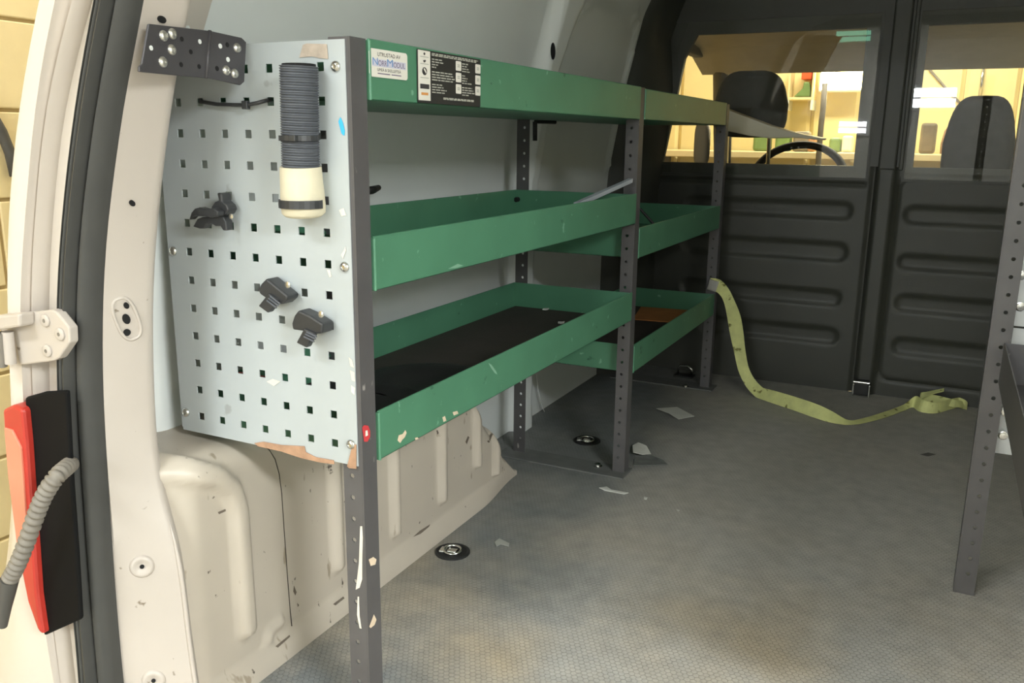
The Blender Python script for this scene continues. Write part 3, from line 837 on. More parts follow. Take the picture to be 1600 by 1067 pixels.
# grey strip sticking out of the middle tray
a = at(900, 320, X, .245); b = at(985, 282, X, .262); d = b - a
o = MB().obox((a + b) / 2, d / 2, (0.0, .0012, .0045), (.006, 0, 0)).build('plastic_strip', mat('strip_grey', (172, 178, 184), .4, var=.05), bevel=.001)
tag(o, 'light grey plastic strip leaning in the long middle tray', 'strip')
a = at(1000, 326, X, .20); b = at(1023, 352, X, .24)
o = MB().tube([a, b], .0035, 8).build('black_rod', M_black); tag(o, 'thin black rod lying across the middle tray near the bulkhead', 'rod')
for i, (u, v) in enumerate(((815, 462), (810, 311))):
    c = at(u, v, X, -.027)
    o = MB().tube([c + Vector((0.004, -.022, 0)), c + Vector((0.01, .022, .002))], .006, 8).build('tray_clip', M_black, bevel=0)
    tag(o, ['short black pin at the far corner of the long lower tray', 'short black pin at the far corner of the long middle tray'][i], 'pin')
# small litter in trays
for i, (u, v, zz_) in enumerate(((805, 333, .602), (853, 484, .388), (877, 505, .388))):
    c = at(u, v, Z, zz_)
    s = .007
    o = MB().prism([c + Vector((math.cos(t) * s * random.uniform(.7, 1.4), math.sin(t) * s * random.uniform(1.2, 2.2), random.uniform(0, .002))) for t in np.linspace(0, 2 * math.pi, 6, endpoint=False)], EZ * .0015).build('scrap', M_paper)
    tag(o, ['pale scrap at the far end of the long middle tray', 'larger pale scrap at the back of the lower tray mat', 'pale scrap by the front rim of the lower tray mat'][i], 'scrap')

# ------------------------------------------------------------------ things on the perforated panel
hs = thing('corrugated_hose', 'dark grey corrugated hose with masking taped end tied to the grey panel', 'hose', at(470, 210, Y, -.02))
a = at(467, 103, Y, -.024); b = at(470, 266, Y, -.022)
pts = []; rs = []
n = 150
for i in range(n + 1):
    t = i / n; p = a.lerp(b, t)
    pts.append(p); rs.append(.0213 + .0011 * math.sin(2 * math.pi * t * 42))
MB().tube(pts, rs, 24).build('hose', M_hose, hs, smooth=True, sharp=80)
MB().lathe(a + Vector((0, 0, -.001)), EZ, [(.019, 0), (.019, .003), (.0175, .0032), (0, .0033)], 20).build('hose_mouth', M_dark, hs)
c = at(475, 337, Y, -.018)
pts = [b + Vector((0, 0, .004)), b.lerp(c, .2), b.lerp(c, .5), b.lerp(c, .78), b.lerp(c, .93), c + Vector((0, 0, .000))]
MB().tube(pts, [.0240, .0245, .0255, .0260, .0255, .0215], 20).build('tape_wrap', M_tape, hs, smooth=True, sharp=45)
def band(p, r, w, end, parent, m=M_tie):
    pp = [p + Vector((r * math.cos(t), r * math.sin(t), 0)) for t in np.linspace(math.pi * .98, 2 * math.pi * 1.01, 16)]
    pp.append(end)
    mb = MB(); rows = [[q + Vector((0, 0, w / 2)) for q in pp], [q - Vector((0, 0, w / 2)) for q in pp]]
    mb.grid(rows)
    return mb.build('cable_tie', m, parent, solid=.0016)
p = at(469, 216, Y, -.0225)
band(p, .0235, .0060, at(501, 212, Y, 0), hs)
p = at(473, 318, Y, -.0205)
band(p, .0270, .0095, at(505, 316, Y, 0), hs)
MB().obox(at(458, 216, Y, -.045), (.005, 0, 0), (0, .003, 0), (0, 0, .0035)).build('tie_lock', M_tie, hs, bevel=.001)
# loose cable tie threaded through the top holes
ct = thing('cable_tie', 'black cable tie threaded through four holes of the grey panel', 'cable tie', at(365, 160, Y, -.002))
MB().tube([at(313, 154, Y, .004), at(314, 159, Y, -.003), at(340, 163, Y, -.006), at(370, 164, Y, -.008), at(385, 164, Y, -.008), at(402, 161, Y, -.010), at(416, 157, Y, -.005), at(423, 156, Y, .006)], .0024, 8).build('strap', M_tie, ct, smooth=True)
MB().obox(at(384, 164, Y, -.009), (.0045, 0, 0), (0, .003, 0), (0, 0, .005)).build('lock', M_tie, ct, bevel=.001)
# jawed tool clip
jc = thing('tool_clip', 'black jawed spring clip hooked in the left of the grey panel', 'clip', at(345, 335, Y, -.005))
def pp(px, y): return [at(u, v, Y, y) for u, v in px]
MB().prism(pp([(353, 300), (361, 301), (362, 313), (369, 319), (372, 326), (368, 333), (362, 337), (352, 334), (345, 329), (344, 322), (350, 314), (356, 312)], -.006), -EY * .016).build('body', M_tie, jc, bevel=.002)
MB().prism(pp([(306, 343), (310, 331), (315, 325), (322, 323), (331, 326), (345, 324), (352, 330), (350, 337), (341, 339), (330, 337), (322, 337), (316, 336), (311, 338)], -.022), -EY * .012).build('jaw', M_tie, jc, bevel=.0015)
MB().prism(pp([(312, 353), (319, 341), (326, 338), (345, 337), (352, 334), (360, 338), (364, 345), (365, 359), (359, 359), (355, 352), (347, 352), (341, 348), (333, 350), (329, 356), (322, 356)], -.012), -EY * .012).build('jaw', M_tie, jc, bevel=.0015)
l = at(362, 338, Y, -.026)
MB().lathe(l, -EY, [(.0034, 0), (.0034, .0015), (0, .0022)], 12).build('rivet', M_chrome, jc)
# two strap clips
def strap_clip(label, head, tail, riv):
    c0 = at(*head[0], Y, 0)
    t = thing('tool_clip', label, 'clip', c0, 'strap clips on the grey panel')
    MB().prism(pp(head, -.004), -EY * .022).build('body', M_tie, t, bevel=.0025)
    MB().prism(pp(tail, -.020), -EY * .010).build('tongue', M_tie, t, bevel=.0015)
    # ribs across the tongue
    q = pp(tail, -.031)
    for k in (.35, .5, .68):
        a_ = q[0].lerp(q[3], k); b_ = q[1].lerp(q[2], k)
        MB().tube([a_, b_], .0012, 6).build('rib', M_hose, t)
    MB().lathe(at(*riv, Y, -.027), -EY, [(.0042, 0), (.0042, .0012), (.002, .0022), (0, .0022)], 14).build('rivet', M_chrome, t, smooth=True, sharp=40)
strap_clip('upper black strap clip screwed to the grey panel', [(435, 431), (468, 458), (467, 464), (459, 471), (447, 472), (441, 467), (424, 455), (422, 448), (427, 439)],
           [(428, 456), (443, 468), (427, 487), (412, 476)], (450, 445))
strap_clip('lower black strap clip screwed to the grey panel', [(484, 480), (503, 489), (522, 501), (521, 516), (505, 517), (496, 513), (475, 510), (474, 500), (478, 488)],
           [(483, 511), (499, 518), (487, 541), (471, 533)], (502, 491))
# corner bracket tying the panel to the pillar
br = thing('corner_bracket', 'black drilled steel bracket screwed between pillar and grey panel', 'bracket', at(328, 85, Y, -.06))
def inplane(u, v, p0, n):
    d = FWD + RIGHT * ((u - 800) / F_PX) - UP * ((v - 533.5) / F_PX)
    return CAM + d * ((p0 - CAM).dot(n) / d.dot(n))
hinge0 = at(328, 48, Y, -.062)
hinge1 = hinge0 + Vector((0.004, 0, -.066))
n1 = (at(231, 40, Y, -.156) - hinge0).cross(hinge1 - hinge0).normalized()
n2 = (at(385, 66, Y, -.006) - hinge0).cross(hinge1 - hinge0).normalized()
qa = [inplane(u, v, hinge0, n1) for u, v in ((233, 37), (328, 48), (322, 122), (226, 113), (218, 112), (218, 104), (222, 100))]
nA = (qa[1] - qa[0]).cross(qa[3] - qa[0]).normalized()
if nA.dot(FWD) > 0: nA = -nA
plA = MB().prism(qa, -nA * .003).build('plate', mat('bracket_black', (66, 64, 66), .42, var=.06), br, bevel=.0008)
M_br = plA.data.materials[0]
qb = [inplane(u, v, hinge0, n2) for u, v in ((328, 48), (378, 59), (385, 66), (382, 128), (376, 133), (322, 121))]
nB = (qb[1] - qb[0]).cross(qb[5] - qb[0]).normalized()
if nB.dot(FWD) > 0: nB = -nB
plB = MB().prism(qb, -nB * .003).build('plate', M_br, br, bevel=.0008)
MB().tube([hinge0, qa[2]], .0022, 8).build('bend', M_br, br, smooth=True)
BA = bvh(plA); BB = bvh(plB)
def bscrew(b, u, v, r):
    l, nn = hit(b, u, v)
    MB().lathe(l, nn, [(r, 0), (r, .0010), (r * .8, .0026), (r * .42, .0034), (r * .36, .0022), (0, .0020)], 18).build('screw', M_zinc, br, smooth=True, sharp=50)
for u, v in ((255, 56), (269, 53), (268, 78), (254, 97)): bscrew(BA, u, v, .0058)
for u, v in ((370, 75), (353, 110), (366, 115)): bscrew(BB, u, v, .0056)
for u, v in ((236, 75), (284, 61), (312, 65), (298, 81), (283, 101), (311, 104)): 
    l, nn = hit(BA, u, v); MB().lathe(l, nn, [(.0026, 0), (.0026, .0004), (0, .0005)], 10).build('hole', M_lining if u in (236, 312) else M_dark, br)
for u, v in ((344, 72), (356, 93), (339, 107), (355, 70)):
    l, nn = hit(BB, u, v); MB().lathe(l, nn, [(.0028, 0), (.0028, .0004), (0, .0005)], 10).build('hole', M_lining if u in (344, 356) and v != 70 else M_dark, br)

# ================================================================== RIGHT-HAND UNIT
ru = thing('shelving_unit', 'dark grey steel shelving unit at the right edge of the picture', 'shelving', (1.1, .5, 0))
post(ru, .977, .785, 1.05, 1, w=.031, dy=.030)
post(ru, 1.26, .785, 1.05, -1, w=.031)
post(ru, 1.26, -.02, 1.05, -1, w=.031)
def tray_r(z0, z1, m):
    mb = MB(); x0, x1, y0, y1, t = 1.0, 1.27, .0, .782, .002
    mb.box(x0, x1, y0, y1, z0, z0 + t); mb.box(x0, x0 + t, y0, y1, z0, z1); mb.box(x1 - t, x1, y0, y1, z0, z1)
    mb.box(x0, x1, y0, y0 + t, z0, z1); mb.box(x0, x1, y1 - t, y1, z0, z1)
    return mb.build('tray', m, ru, bevel=.0008)
tray_r(.392, .462, M_post)
# white end sheets with bolts behind the post
def endsheet(x0, x1, z0, z1, y):
    return MB().box(x0, x1, y, y + .0025, z0, z1).build('end_sheet', M_white, ru, bevel=.001)
endsheet(1.008, 1.27, .482, .62, .835); endsheet(1.004, 1.27, .43, .478, .838); endsheet(1.004, 1.27, .252, .40, .84)
for u, v in ((1596, 430), (1594, 479), (1567, 680), (1570, 643)):
    c = at(u, v, Y, .834)
    MB().lathe(c, -EY, [(.008, 0), (.008, .0015), (.0055, .002), (.0055, .005), (0, .0055)], 12).build('bolt', M_chrome, ru, smooth=True, sharp=40)

# ================================================================== REAR CORNER: hinge, lamp, conduit
B_j = B_jamb
hg = thing('door_hinge', 'cream painted rear door hinge with three bolts', 'hinge', at(60, 530, Y, -.19))
del hg['category']; child(hg, jamb)
q = [at(u, v, Y, -.196) for u, v in ((0, 494), (80, 484), (88, 487), (108, 512), (109, 535), (92, 560), (84, 564), (38, 570), (30, 570), (20, 517), (0, 519))]
MB().prism(q, EY * .012).build('leaf', M_paint, hg, bevel=.002)
q = [at(u, v, Y, -.215) for u, v in ((-14, 494), (30, 490), (30, 511), (-14, 518))]
MB().prism(q, EY * .02).build('arm', M_paint, hg, bevel=.003)
MB().tube([at(12, 518, Y, -.205), at(17, 568, Y, -.205)], .0065, 12).build('knuckle', M_paint, hg, smooth=True, sharp=40)
MB().tube([at(0, 520, Y, -.21), at(2, 572, Y, -.21)], .007, 12).build('pin', M_conduit, hg, smooth=True, sharp=40)
for u, v in ((71, 501), (94, 522), (74, 548)):
    c = at(u, v, Y, -.1965)
    MB().lathe(c, -EY, [(.0075, 0), (.0072, .0015), (.0058, .0024), (.0024, .0024), (.0020, .0014), (0, .0014)], 18).build('bolt', M_paint, hg, smooth=True, sharp=40)
    MB().lathe(c - EY * .0016, -EY, [(.0020, 0), (.0020, .001), (0, .001)], 8).build('socket', M_conduit, hg)
tl = thing('tail_lamp', 'red tail lamp with black housing on the rear body corner', 'lamp', at(60, 800, Y, -.2))
q = [at(u, v, Y, -.196) for u, v in ((38, 621), (70, 612), (104, 610), (112, 760), (120, 870), (126, 968), (68, 994), (60, 930), (48, 780))]
MB().prism(q, EY * .006).build('housing', mat('lamp_housing', (14, 14, 14), .75, var=.15, scale=20, spec=.15), tl, bevel=.004)
q0 = [at(u, v, Y, -.206) for u, v in ((3, 640), (20, 632), (35, 640), (40, 690), (50, 830), (57, 930), (66, 993), (58, 985), (42, 940), (24, 850), (10, 740))]
MB().prism(q0, EY * .07).build('lens', M_red, tl, bevel=.004)
q1 = [at(u, v, Y, -.2085) for u, v in ((6, 668), (18, 672), (32, 700), (43, 850), (38, 880), (26, 850), (12, 740))]
MB().prism(q1, EY * .004).build('clear_lens', M_lens, tl, bevel=.001)
cd = thing('wiring_conduit', 'grey corrugated wiring conduit hanging in front of the tail lamp', 'conduit', at(60, 820, Y, -.23))
ctrl = [(112, 724, -.176), (104, 730, -.208), (88, 745, -.235), (70, 772, -.242), (56, 805, -.245), (42, 845, -.247), (28, 880, -.25), (15, 905, -.252)]
P = [at(u, v, Y, y) for u, v, y in ctrl]
def catmull(P, n):
    out = []
    Q = [P[0] * 2 - P[1]] + P + [P[-1] * 2 - P[-2]]
    for i in range(1, len(Q) - 2):
        for k in range(n):
            t = k / n
            a, b, c, d = Q[i - 1], Q[i], Q[i + 1], Q[i + 2]
            out.append(0.5 * ((2 * b) + (c - a) * t + (2 * a - 5 * b + 4 * c - d) * t * t + (3 * b - 3 * c + d - a) * t ** 3))
    out.append(P[-1]); return out
pts = catmull(P, 22)
MB().tube(pts, [.0088 + .0016 * math.sin(i * 2 * math.pi / 6.0) for i in range(len(pts))], 16).build('tube', M_conduit, cd, smooth=True, sharp=80)
P = [at(15, 905, Y, -.252), at(10, 925, Y, -.253), at(6, 950, Y, -.253), at(4, 978, Y, -.253)]
MB().tube(P, [.0105, .0105, .0085, .0055], 14).build('boot', M_cable, cd, smooth=True, sharp=50)
# leaning rod against the yellow wall
o = MB().tube([at(-30, 150, X, -.985), at(2, 205, X, -.985), at(16, 240, X, -.985), at(24, 275, X, -.985)], .012, 8).build('dark_pipe', M_cable, smooth=True)
tag(o, 'dark pipe slanting across the yellow block wall', 'pipe')

# ================================================================== FLOOR THINGS
def lash(u, v, label, r=.033, k=0.0):
    c = at(u, v, Z, 0)
    t = thing('lashing_point', label, 'lashing ring', c, 'recessed lashing points in the cargo floor')
    MB().lathe(c, EZ, [(r, 0), (r, .0030), (r * .93, .0042), (r * .86, .0035), (r * .82, .0012), (0, .0010)], 32).build('cup', M_black, t, smooth=True, sharp=40)
    ca, sa = math.cos(k), math.sin(k)
    def R_(x, y, z): return c + Vector((x * ca - y * sa, x * sa + y * ca, z))
    rr = r * .50
    MB().tube([R_(rr * math.cos(a) * 1.0, rr * math.sin(a) * .85, .0055 + .002 * math.sin(a)) for a in np.linspace(0, 2 * math.pi, 25)], .0026, 8, False).build('ring', M_chrome, t, smooth=True)
    MB().obox(R_(-.0, 0, .0035), Vector((ca, sa, 0)) * rr * .55, Vector((-sa, ca, 0)) * rr * .45, (0, 0, .002)).build('hasp', M_chrome, t, bevel=.001)
    MB().obox(R_(-r * .55, 0, .0035), Vector((ca, sa, 0)) * r * .18, Vector((-sa, ca, 0)) * r * .30, (0, 0, .0018)).build('base_plate', M_zinc, t, bevel=.001)
lash(707, 863, 'recessed lashing ring in the floor beside the wheel arch', .034, .2)
lash(917, 689, 'recessed lashing ring in the floor between rear and front shelf posts', .036, .3)
# D ring standing by the bulkhead
dr = thing('lashing_ring', 'chrome lashing ring folded up under the shelf by the bulkhead', 'lashing ring', at(1070, 585, Z, 0))
MB().tube([at(1059, 584, Y, 1.97), at(1059, 576, Y, 1.97), at(1063, 571, Y, 1.97), at(1075, 572, Y, 1.97), at(1081, 577, Y, 1.97), at(1081, 585, Y, 1.97)], .0042, 8).build('ring', M_chrome, dr, smooth=True)
MB().box(.125, .19, 1.95, 1.99, 0, .006).build('base_plate', M_black, dr, bevel=.001)
# steel latch at the foot of the bulkhead pillar
la = thing('floor_latch', 'bright steel latch at the foot of the bulkhead pillar', 'latch', (.713, 2.02, 0))
MB().box(.692, .736, 2.005, 2.045, .004, .048).build('body', M_black, la, bevel=.003)
for x_ in (.688, .735):
    MB().box(x_, x_ + .006, 2.0, 2.045, 0, .040).build('cheek', M_chrome, la, bevel=.002)
MB().tube([(.690, 2.004, .046), (.738, 2.004, .046)], .005, 10).build('roller', M_chrome, la, smooth=True, sharp=40)
# papers and scraps on the floor
def flat(name, px, m, label, cat, th=.0012, lift=.0006, bend=.004):
    pts = [at(u, v, Z, lift) for u, v in px]
    pts = [p + Vector((0, 0, random.uniform(0, bend))) for p in pts]
    o = MB().prism(pts, EZ * th).build(name, m); return tag(o, label, cat)
flat('paper_slip', [(1025, 640), (1058, 637), (1085, 651), (1060, 657), (1045, 648)], M_paper, 'white paper slip on the floor beyond the middle post', 'paper')
flat('crumpled_wrapper', [(989, 713), (988, 702), (997, 697), (1010, 702), (1017, 711), (1004, 714)], M_paper, 'crumpled pale wrapper on the floor at the foot of the middle post', 'wrapper', bend=.012)
flat('clear_bag', [(990, 729), (992, 715), (1018, 712), (1036, 720), (1043, 727), (1010, 730)], mat('clear_film', (120, 122, 118), .25, var=.2, scale=50), 'crumpled dark film lying beside the pale wrapper', 'bag', bend=.006)
flat('torn_scrap', [(936, 763), (948, 761), (955, 766), (982, 771), (975, 773), (945, 767)], M_paper, 'thin torn white scrap on the floor in front of the middle post', 'scrap', bend=.001)
flat('paper_crumb', [(1006, 777), (1012, 778), (1010, 781), (1006, 780)], M_paper, 'tiny white crumb on the floor right of the torn scrap', 'scrap', bend=.001)
flat('paper_crumb', [(1057, 797), (1062, 798), (1060, 800)], M_paper, 'tiny pale crumb alone on the open floor', 'scrap', bend=.001)
flat('dried_filler', [(773, 848), (780, 842), (796, 850), (795, 854), (782, 851), (776, 855)], mat('filler_grey', (160, 160, 152), .7, var=.1), 'dried pale filler smear on the floor beyond the near lashing ring', 'smear', bend=.001)
flat('oil_spot', [(1437, 710), (1450, 707), (1463, 710), (1450, 713)], mat('oil_spot', (98, 95, 90), .5, var=.1), 'small dark oil spot on the floor near the right post', 'stain', th=.0003, bend=0)
# ------------------------------------------------------------------ yellow strap
sp = thing('lashing_strap', 'yellow lashing strap hanging from the far post and trailing over the floor', 'strap', at(1325, 662, Z, 0))
key = [  # point, width vector
    (at(1109, 444, Y, 1.852), (0, .004, .021)), (at(1121, 446, Y, 1.850), (.006, .004, .020)), (at(1131, 455, Y, 1.862), (.012, 0, .014)), (at(1138, 468, Y, 1.87), (.013, .006, .010)),
    (at(1146, 492, Y, 1.88), (.022, 0, .004)), (at(1151, 520, Y, 1.885), (.023, 0, .003)), (at(1156, 550, Y, 1.885), (.018, .006, .003)), (at(1163, 580, Y, 1.87), (.015, .008, .007)),
    (at(1178, 605, Y, 1.85), (.012, .006, .014)), (at(1204, 625, Y, 1.805), (.006, .006, .019)), (at(1240, 638, Y, 1.755), (.002, .005, .021)), (at(1272, 646, Y, 1.715), (.0, .010, .020)),
    (at(1298, 654, Y, 1.695), (-.002, .016, .014)), (at(1326, 660, Z, .006), (-.002, .010, .004)), (at(1350, 657, Z, .005), (-.004, .016, .002)), (at(1385, 647, Z, .005), (-.006, .018, .002)),
    (at(1412, 637, Z, .006), (-.004, .016, .004)), (at(1428, 630, Z, .014), (.002, .006, .018)), (at(1440, 638, Z, .012), (.004, .003, .019)), (at(1462, 640, Z, .012), (.002, .008, .016)),
    (at(1486, 633, Z, .014), (0, .004, .017)), (at(1505, 628, Z, .012), (.002, .012, .012)), (at(1510, 632, Z, .008), (.0, .016, .006)), (at(1490, 630, Z, .022), (.0, .010, .010)), (at(1462, 624, Z, .022), (0, .008, .012)),
    (at(1438, 621, Z, .020), (0, .006, .014)), (at(1450, 615, Y, 2.01), (0, .012, .004)), (at(1475, 609, Y, 2.015), (0, .012, .002))]
C_ = catmull([k for k, _ in key], 8); W_ = [w * .92 for w in catmull([Vector(w) for _, w in key], 8)]
C_ = [Vector((c.x, min(c.y, 2.035 - abs(w.y)), max(c.z, abs(w.z) + .002))) for c, w in zip(C_, W_)]
sec = []
for i_, (c_, w_) in enumerate(zip(C_, W_)):
    t_ = (C_[min(i_ + 1, len(C_) - 1)] - C_[max(i_ - 1, 0)]).normalized()
    n_ = t_.cross(w_).normalized() * .0007
    sec.append([c_ + w_ + n_, c_ - w_ + n_, c_ - w_ - n_, c_ + w_ - n_, c_ + w_ + n_])
rib_ = MB()
for k_ in range(4): rib_.grid([[q_[k_] for q_ in sec], [q_[k_ + 1] for q_ in sec]])   # each face keeps its own crisp edge
rib_.build('webbing', M_yellow, sp, smooth=True)
a = at(1114, 446, Y, 1.850)
MB().obox(a, (.015, 0, -.003), (0, .006, 0), (.004, 0, .017)).build('buckle', M_zinc, sp, bevel=.002)

# ------------------------------------------------------------------ small fittings on the side wall
wb = thing('wall_bracket', 'small black bracket on the side wall under the top shelf', 'bracket', (-.05, 1.2, .8))
a = at(836, 190, Y, 1.14); b = at(836, 220, Y, 1.14)
MB().tube([a, b], .006, 8).build('stem', M_black, wb)
MB().tube([a, at(868, 191, Y, 1.2)], .0045, 8).build('arm', M_black, wb)
MB().tube([at(852, 192, X, -.06), at(847, 240, X, -.07), at(840, 290, X, -.08), at(833, 350, X, -.085)], .0012, 6).build('wire', M_black, wb)
o = MB().tube([at(572, 298, X, -.05), at(582, 297, X, -.055), at(592, 293, X, -.06)], [.007, .0075, .005], 8).build('black_grommet', M_black, smooth=True)
tag(o, 'black rubber plug on the side wall behind the near post', 'plug')
o = MB().tube([at(838, 585, X, -.10), at(841, 610, X, -.10), at(847, 635, X, -.10), at(853, 648, X, -.10)], .0012, 6).build('white_wire', M_white, smooth=True)
tag(o, 'thin pale wire hanging on the wall below the lower trays', 'wire')

# ================================================================== THE CAB BEHIND THE GLASS
def rbox(c, h, e=.35, n=14, warp=None):
    """superellipsoid block"""
    mb = MB(); rows = []
    for i in range(n + 1):
        ph = -math.pi / 2 + math.pi * i / n; r = []
        for j in range(2 * n + 1):
            th = 2 * math.pi * j / (2 * n)
            f = lambda v: math.copysign(abs(v) ** e, v)
            p = Vector((h[0] * f(math.cos(ph)) * f(math.cos(th)), h[1] * f(math.cos(ph)) * f(math.sin(th)), h[2] * f(math.sin(ph))))
            if warp: p = warp(p)
            r.append(Vector(c) + p)
        rows.append(r)
    return mb.grid(rows)
def seat(xc, yc, label, hw, ztop, hz):
    t = thing('van_seat', label, 'seat', (xc, yc + .2, .0), 'cab seats')
    rbox((xc, yc + .06, .32), (.25, .08, .34), .45).build('backrest', M_seat, t, smooth=True)
    rbox((xc, yc + .30, .08), (.26, .28, .09), .45).build('cushion', M_seat, t, smooth=True)
    rbox((xc, yc, ztop - hz), (hw, .055, hz), .50, warp=lambda p: Vector((p.x * (1 - .22 * max(0, p.z / hz)), p.y, p.z))).build('headrest', M_seat, t, smooth=True)
    for s in (-.07, .07):
        MB().tube([(xc + s, yc + .03, .70), (xc + s, yc, ztop - hz)], .007, 8).build('headrest_rod', M_chrome, t)
    return t
s1 = at(1175, 110, Y, 2.38)
SEAT1 = seat(s1.x, 2.40, 'driver seat with rounded dark headrest behind the bulkhead glass', .128, 1.022, .115)
q = [at(u, v, Y, 2.20) for u, v in ((1128, 168), (1165, 182), (1200, 195), (1240, 207), (1285, 216), (1283, 219), (1240, 215), (1200, 216), (1170, 212), (1128, 203))]
MB().prism(q, EY * .12).build('pale_shape', M_stick, SEAT1, bevel=.004)['label'] = 'pale curved shape'  # unidentified pale shape in front of the headrest
s2 = at(1530, 155, Y, 2.38)
seat(s2.x + .015, 2.40, 'passenger seat with tall square headrest behind the bulkhead glass', .105, .930, .150)
# steering wheel
c = Vector((.33, 2.92, .62)); ax = Vector((0, -.72, .55)).normalized()
e = Vector((1, 0, 0)); g = ax.cross(e).normalized()
sw = thing('steering_wheel', 'dark steering wheel rim showing above the window sill', 'steering wheel', c)
MB().tube([c + (e * math.cos(a) + g * math.sin(a)) * .185 for a in np.linspace(0, 2 * math.pi, 49)], .016, 10, False).build('rim', M_black, sw, smooth=True)
MB().lathe(c - ax * .02, ax, [(.07, 0), (.075, .02), (.05, .04), (0, .045)], 20).build('hub', M_black, sw, smooth=True)
for a in (.2, math.pi - .2, -math.pi / 2):
    MB().tube([c, c + (e * math.cos(a) + g * math.sin(a)) * .18], .013, 8).build('spoke', M_black, sw)
o = MB().prism([(-.14, 2.95, .3), (-.14, 2.95, .60), (-.14, 3.05, .665), (-.14, 3.5, .66), (-.14, 3.5, .3)], EX * 1.68).build('dashboard', M_dash, bevel=.02)
tag(o, 'dark dashboard across the cab under the windscreen', 'dashboard')
o = MB().prism([(-.14, 2.07, 1.23), (-.14, 2.07, 1.27), (-.14, 2.9, 1.20), (-.14, 3.14, 1.10), (-.14, 3.12, 1.062), (-.14, 2.85, 1.15)], EX * 1.68).build('ceiling_cab', M_head)
struct(o, 'beige cab headlining above the windscreen', 'ceiling')
# windscreen pillars and pane
for i, x_ in enumerate((-.06, 1.46)):
    o = MB().tube([(x_, 3.12, 1.09), (x_ - (.06 if i == 0 else -.06), 3.5, .66)], .035, 10).build('trim_3' if i == 0 else 'trim_4', M_cabtrim, smooth=True, sharp=50)
    struct(o, ['windscreen pillar on the driver side of the cab', 'windscreen pillar on the passenger side of the cab'][i], 'pillar')
o = MB().add([(-.06, 3.13, 1.085), (1.46, 3.13, 1.085), (1.52, 3.5, .66), (-.12, 3.5, .66)], [(0, 1, 2, 3)]).build('window_3', M_screen)
struct(o, 'windscreen of the cab in front of the seats', 'window')
# cab doors: lower skins, B pillars, belts
for i, x_ in enumerate((-.14, 1.52)):
    s = 1 if i == 0 else -1
    d = MB().box(min(x_, x_ + s * .05), max(x_, x_ + s * .05), 2.07, 3.5, -.1, .60).build('door_2' if i == 0 else 'door_3', M_cabtrim, bevel=.01)
    struct(d, ['cab door on the driver side below its window', 'cab door on the passenger side below its window'][i], 'door')
    MB().box(min(x_, x_ + s * .06), max(x_, x_ + s * .06), 2.07, 2.20, .60, 1.25).build('window_post', M_cabtrim, d, bevel=.01)
    MB().box(min(x_, x_ + s * .05), max(x_, x_ + s * .05), 2.07, 3.2, 1.12, 1.25).build('window_rail', M_cabtrim, d, bevel=.01)
# driver's outside mirror seen through the door glass
mr = thing('door_mirror', 'grey door mirror seen beneath the top shelf through the glass', 'mirror', at(1097, 225, Y, 3.35))
m0 = at(1097, 225, Y, 3.35)
rbox(m0, (.035, .035, .10), .5).build('shell', M_cabtrim, mr, smooth=True)
MB().tube([m0 + Vector((0, 0, -.05)), m0 + Vector((.02, 0, -.17))], .014, 8).build('stem', M_cabtrim, mr)

# ------------------------------------------------------------------ things in front of the van
def wpt(u, v, y=4.98): return at(u, v, Y, y)
L0 = wpt(1315, 125)
wl_ = thing('work_lamp', 'glaring warm work lamp in front of the windscreen', 'lamp', L0)
MB().box(L0.x - .13, L0.x + .13, L0.y, L0.y + .05, L0.z - .07, L0.z + .07).build('housing', M_white, wl_, bevel=.01)
MB().box(L0.x - .12, L0.x + .12, L0.y - .006, L0.y, L0.z - .055, L0.z + .055).build('glow_face', M_lampE, wl_, bevel=.004)
MB().tube([(L0.x, L0.y + .03, L0.z), (L0.x, 5.12, L0.z)], .02, 8).build('arm', M_white, wl_)
ld = bpy.data.lights.new('work_lamp_light', 'AREA'); ld.shape = 'RECTANGLE'; ld.size = .24; ld.size_y = .11; ld.energy = 9; ld.color = (1, .86, .55)
lo = bpy.data.objects.new('work_lamp_light', ld); lo.location = (L0.x, L0.y - .02, L0.z); lo.rotation_euler = (math.radians(-90), 0, 0); COL.objects.link(lo)
def qbox(name, px0, px1, y, dep, m, label, cat, bevel=.006):
    a = at(*px0, Y, y); b = at(*px1, Y, y)
    if abs(y - 4.78) < .01: b.z = zb + .001
    o = MB().box(a.x, b.x, y, y + dep, b.z, a.z).build(name, m, bevel=bevel); return tag(o, label, cat)
M_gj = mat('green_plastic', (112, 140, 84), .5, var=.15, scale=20)
sh = thing('wall_shelf', 'small wooden wall shelf in front of the windscreen', 'shelf', wpt(1250, 154))
a = wpt(1230, 152, 4.95); b = wpt(1270, 156, 4.95)
MB().box(a.x, b.x, 4.95, 5.1, b.z, a.z).build('board', M_block, sh, bevel=.003)
MB().box(a.x, a.x + .012, 4.95, 5.1, b.z - .06, b.z).build('bracket', M_white, sh); MB().box(b.x - .012, b.x, 4.95, 5.1, b.z - .06, b.z).build('bracket', M_white, sh)
MB().box(a.x, a.x + .012, 4.95, 5.1, a.z, a.z + .16).build('upright', M_block, sh); MB().box(b.x - .012, b.x, 4.95, 5.1, a.z, a.z + .16).build('upright', M_block, sh)
qbox('red_tin', (1253, 109), (1268, 124), 4.97, .1, mat('tin_orange', (232, 96, 52), .5, var=.08), 'orange red tin above the small wall shelf', 'tin')
q = [wpt(u, v, 4.97) for u, v in ((1240, 151), (1254, 138), (1256, 128), (1264, 128), (1266, 138), (1266, 151))]
o = MB().prism(q, EY * .07).build('green_jug', M_gj, bevel=.006); tag(o, 'green plastic jug standing on the small wall shelf', 'jug')
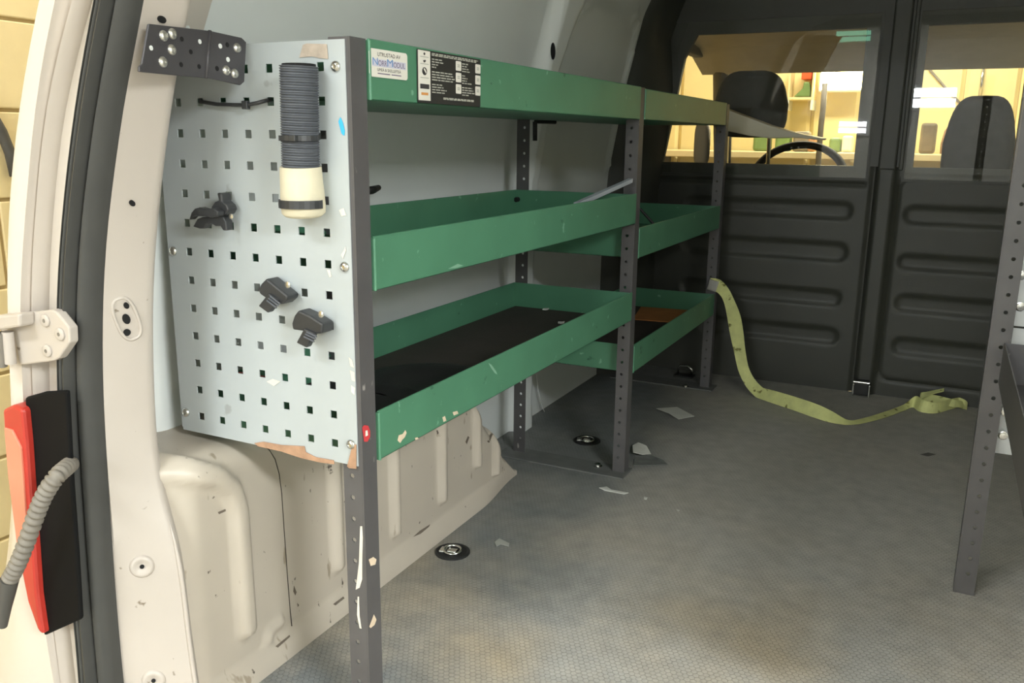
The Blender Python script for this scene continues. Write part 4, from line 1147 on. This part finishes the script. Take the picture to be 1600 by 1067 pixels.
o = MB().tube([wpt(1289, 130, 4.55), wpt(1286, 170, 4.55), wpt(1283, 196, 4.55), Vector((wpt(1281, 262, 4.55).x, 4.55, GZ))], .016, 10).build('standing_pole', M_conduit, smooth=True)
tag(o, 'grey upright pole below the work lamp', 'pole')
bn = thing('workbench', 'cluttered workbench along the cream end wall', 'workbench', (.9, 4.85, GZ))
zb = wpt(1300, 238, 4.8).z
MB().box(-.9, 2.2, 4.62, 5.08, zb - .04, zb).build('top', M_block, bn, bevel=.005)
for x_ in (-.85, .65, 2.15):
    MB().box(x_ - .03, x_ + .03, 4.66, 4.72, GZ, zb - .04).build('leg', M_cabtrim, bn)
    MB().box(x_ - .03, x_ + .03, 4.98, 5.04, GZ, zb - .04).build('leg', M_cabtrim, bn)
items = [((1296, 215), (1312, 238), M_gj, 'green can on the workbench right of the pole', 'can'),
         ((1316, 212), (1330, 238), M_stick, 'white box at the right end of the bench in the wide window', 'box'),
         ((1240, 205), (1262, 238), M_conduit, 'grey case on the workbench behind the steering wheel', 'case'),
         ((1212, 205), (1232, 238), M_gj, 'dull green bag on the workbench behind the steering wheel', 'bag'),
         ((1178, 198), (1200, 240), M_gj, 'green sack on the workbench near the far post', 'sack'),
         ((1440, 192), (1458, 254), mat('drill_brown', (112, 100, 76), .6, var=.2, scale=20), 'brown drill case standing in the passenger side window', 'case'),
         ((1262, 214), (1272, 238), M_brown, 'brown jar on the workbench left of the pole', 'jar')]
for a_, b_, m_, lb, ct_ in items:
    qbox({'can': 'paint_can', 'box': 'white_box', 'case': 'tool_case', 'bag': 'tool_bag', 'sack': 'garden_sack', 'jar': 'brown_jar'}[ct_], a_, b_, 4.78, .12, m_, lb, ct_, .015)
o = MB().tube([wpt(1488, 193, 4.9), wpt(1478, 205, 4.9), wpt(1472, 225, 4.9), wpt(1470, 245, 4.9), wpt(1478, 262, 4.9)], .008, 8).build('hanging_cable', M_brown, smooth=True)
tag(o, 'brown cable looping down beside the passenger headrest', 'cable')
o = MB().tube([wpt(1452, 108, 5.092), wpt(1480, 140, 5.092), wpt(1510, 172, 5.092)], .007, 8).build('slanting_rod', M_conduit, smooth=True)
tag(o, 'thin rod slanting across the cream wall in the passenger window', 'rod')
o = MB().tube([wpt(1537, 104, 5.09), wpt(1531, 150, 5.09)], .010, 8).build('bright_pipe', M_chrome, smooth=True)
tag(o, 'bright steel pipe on the cream wall above the passenger headrest', 'pipe')
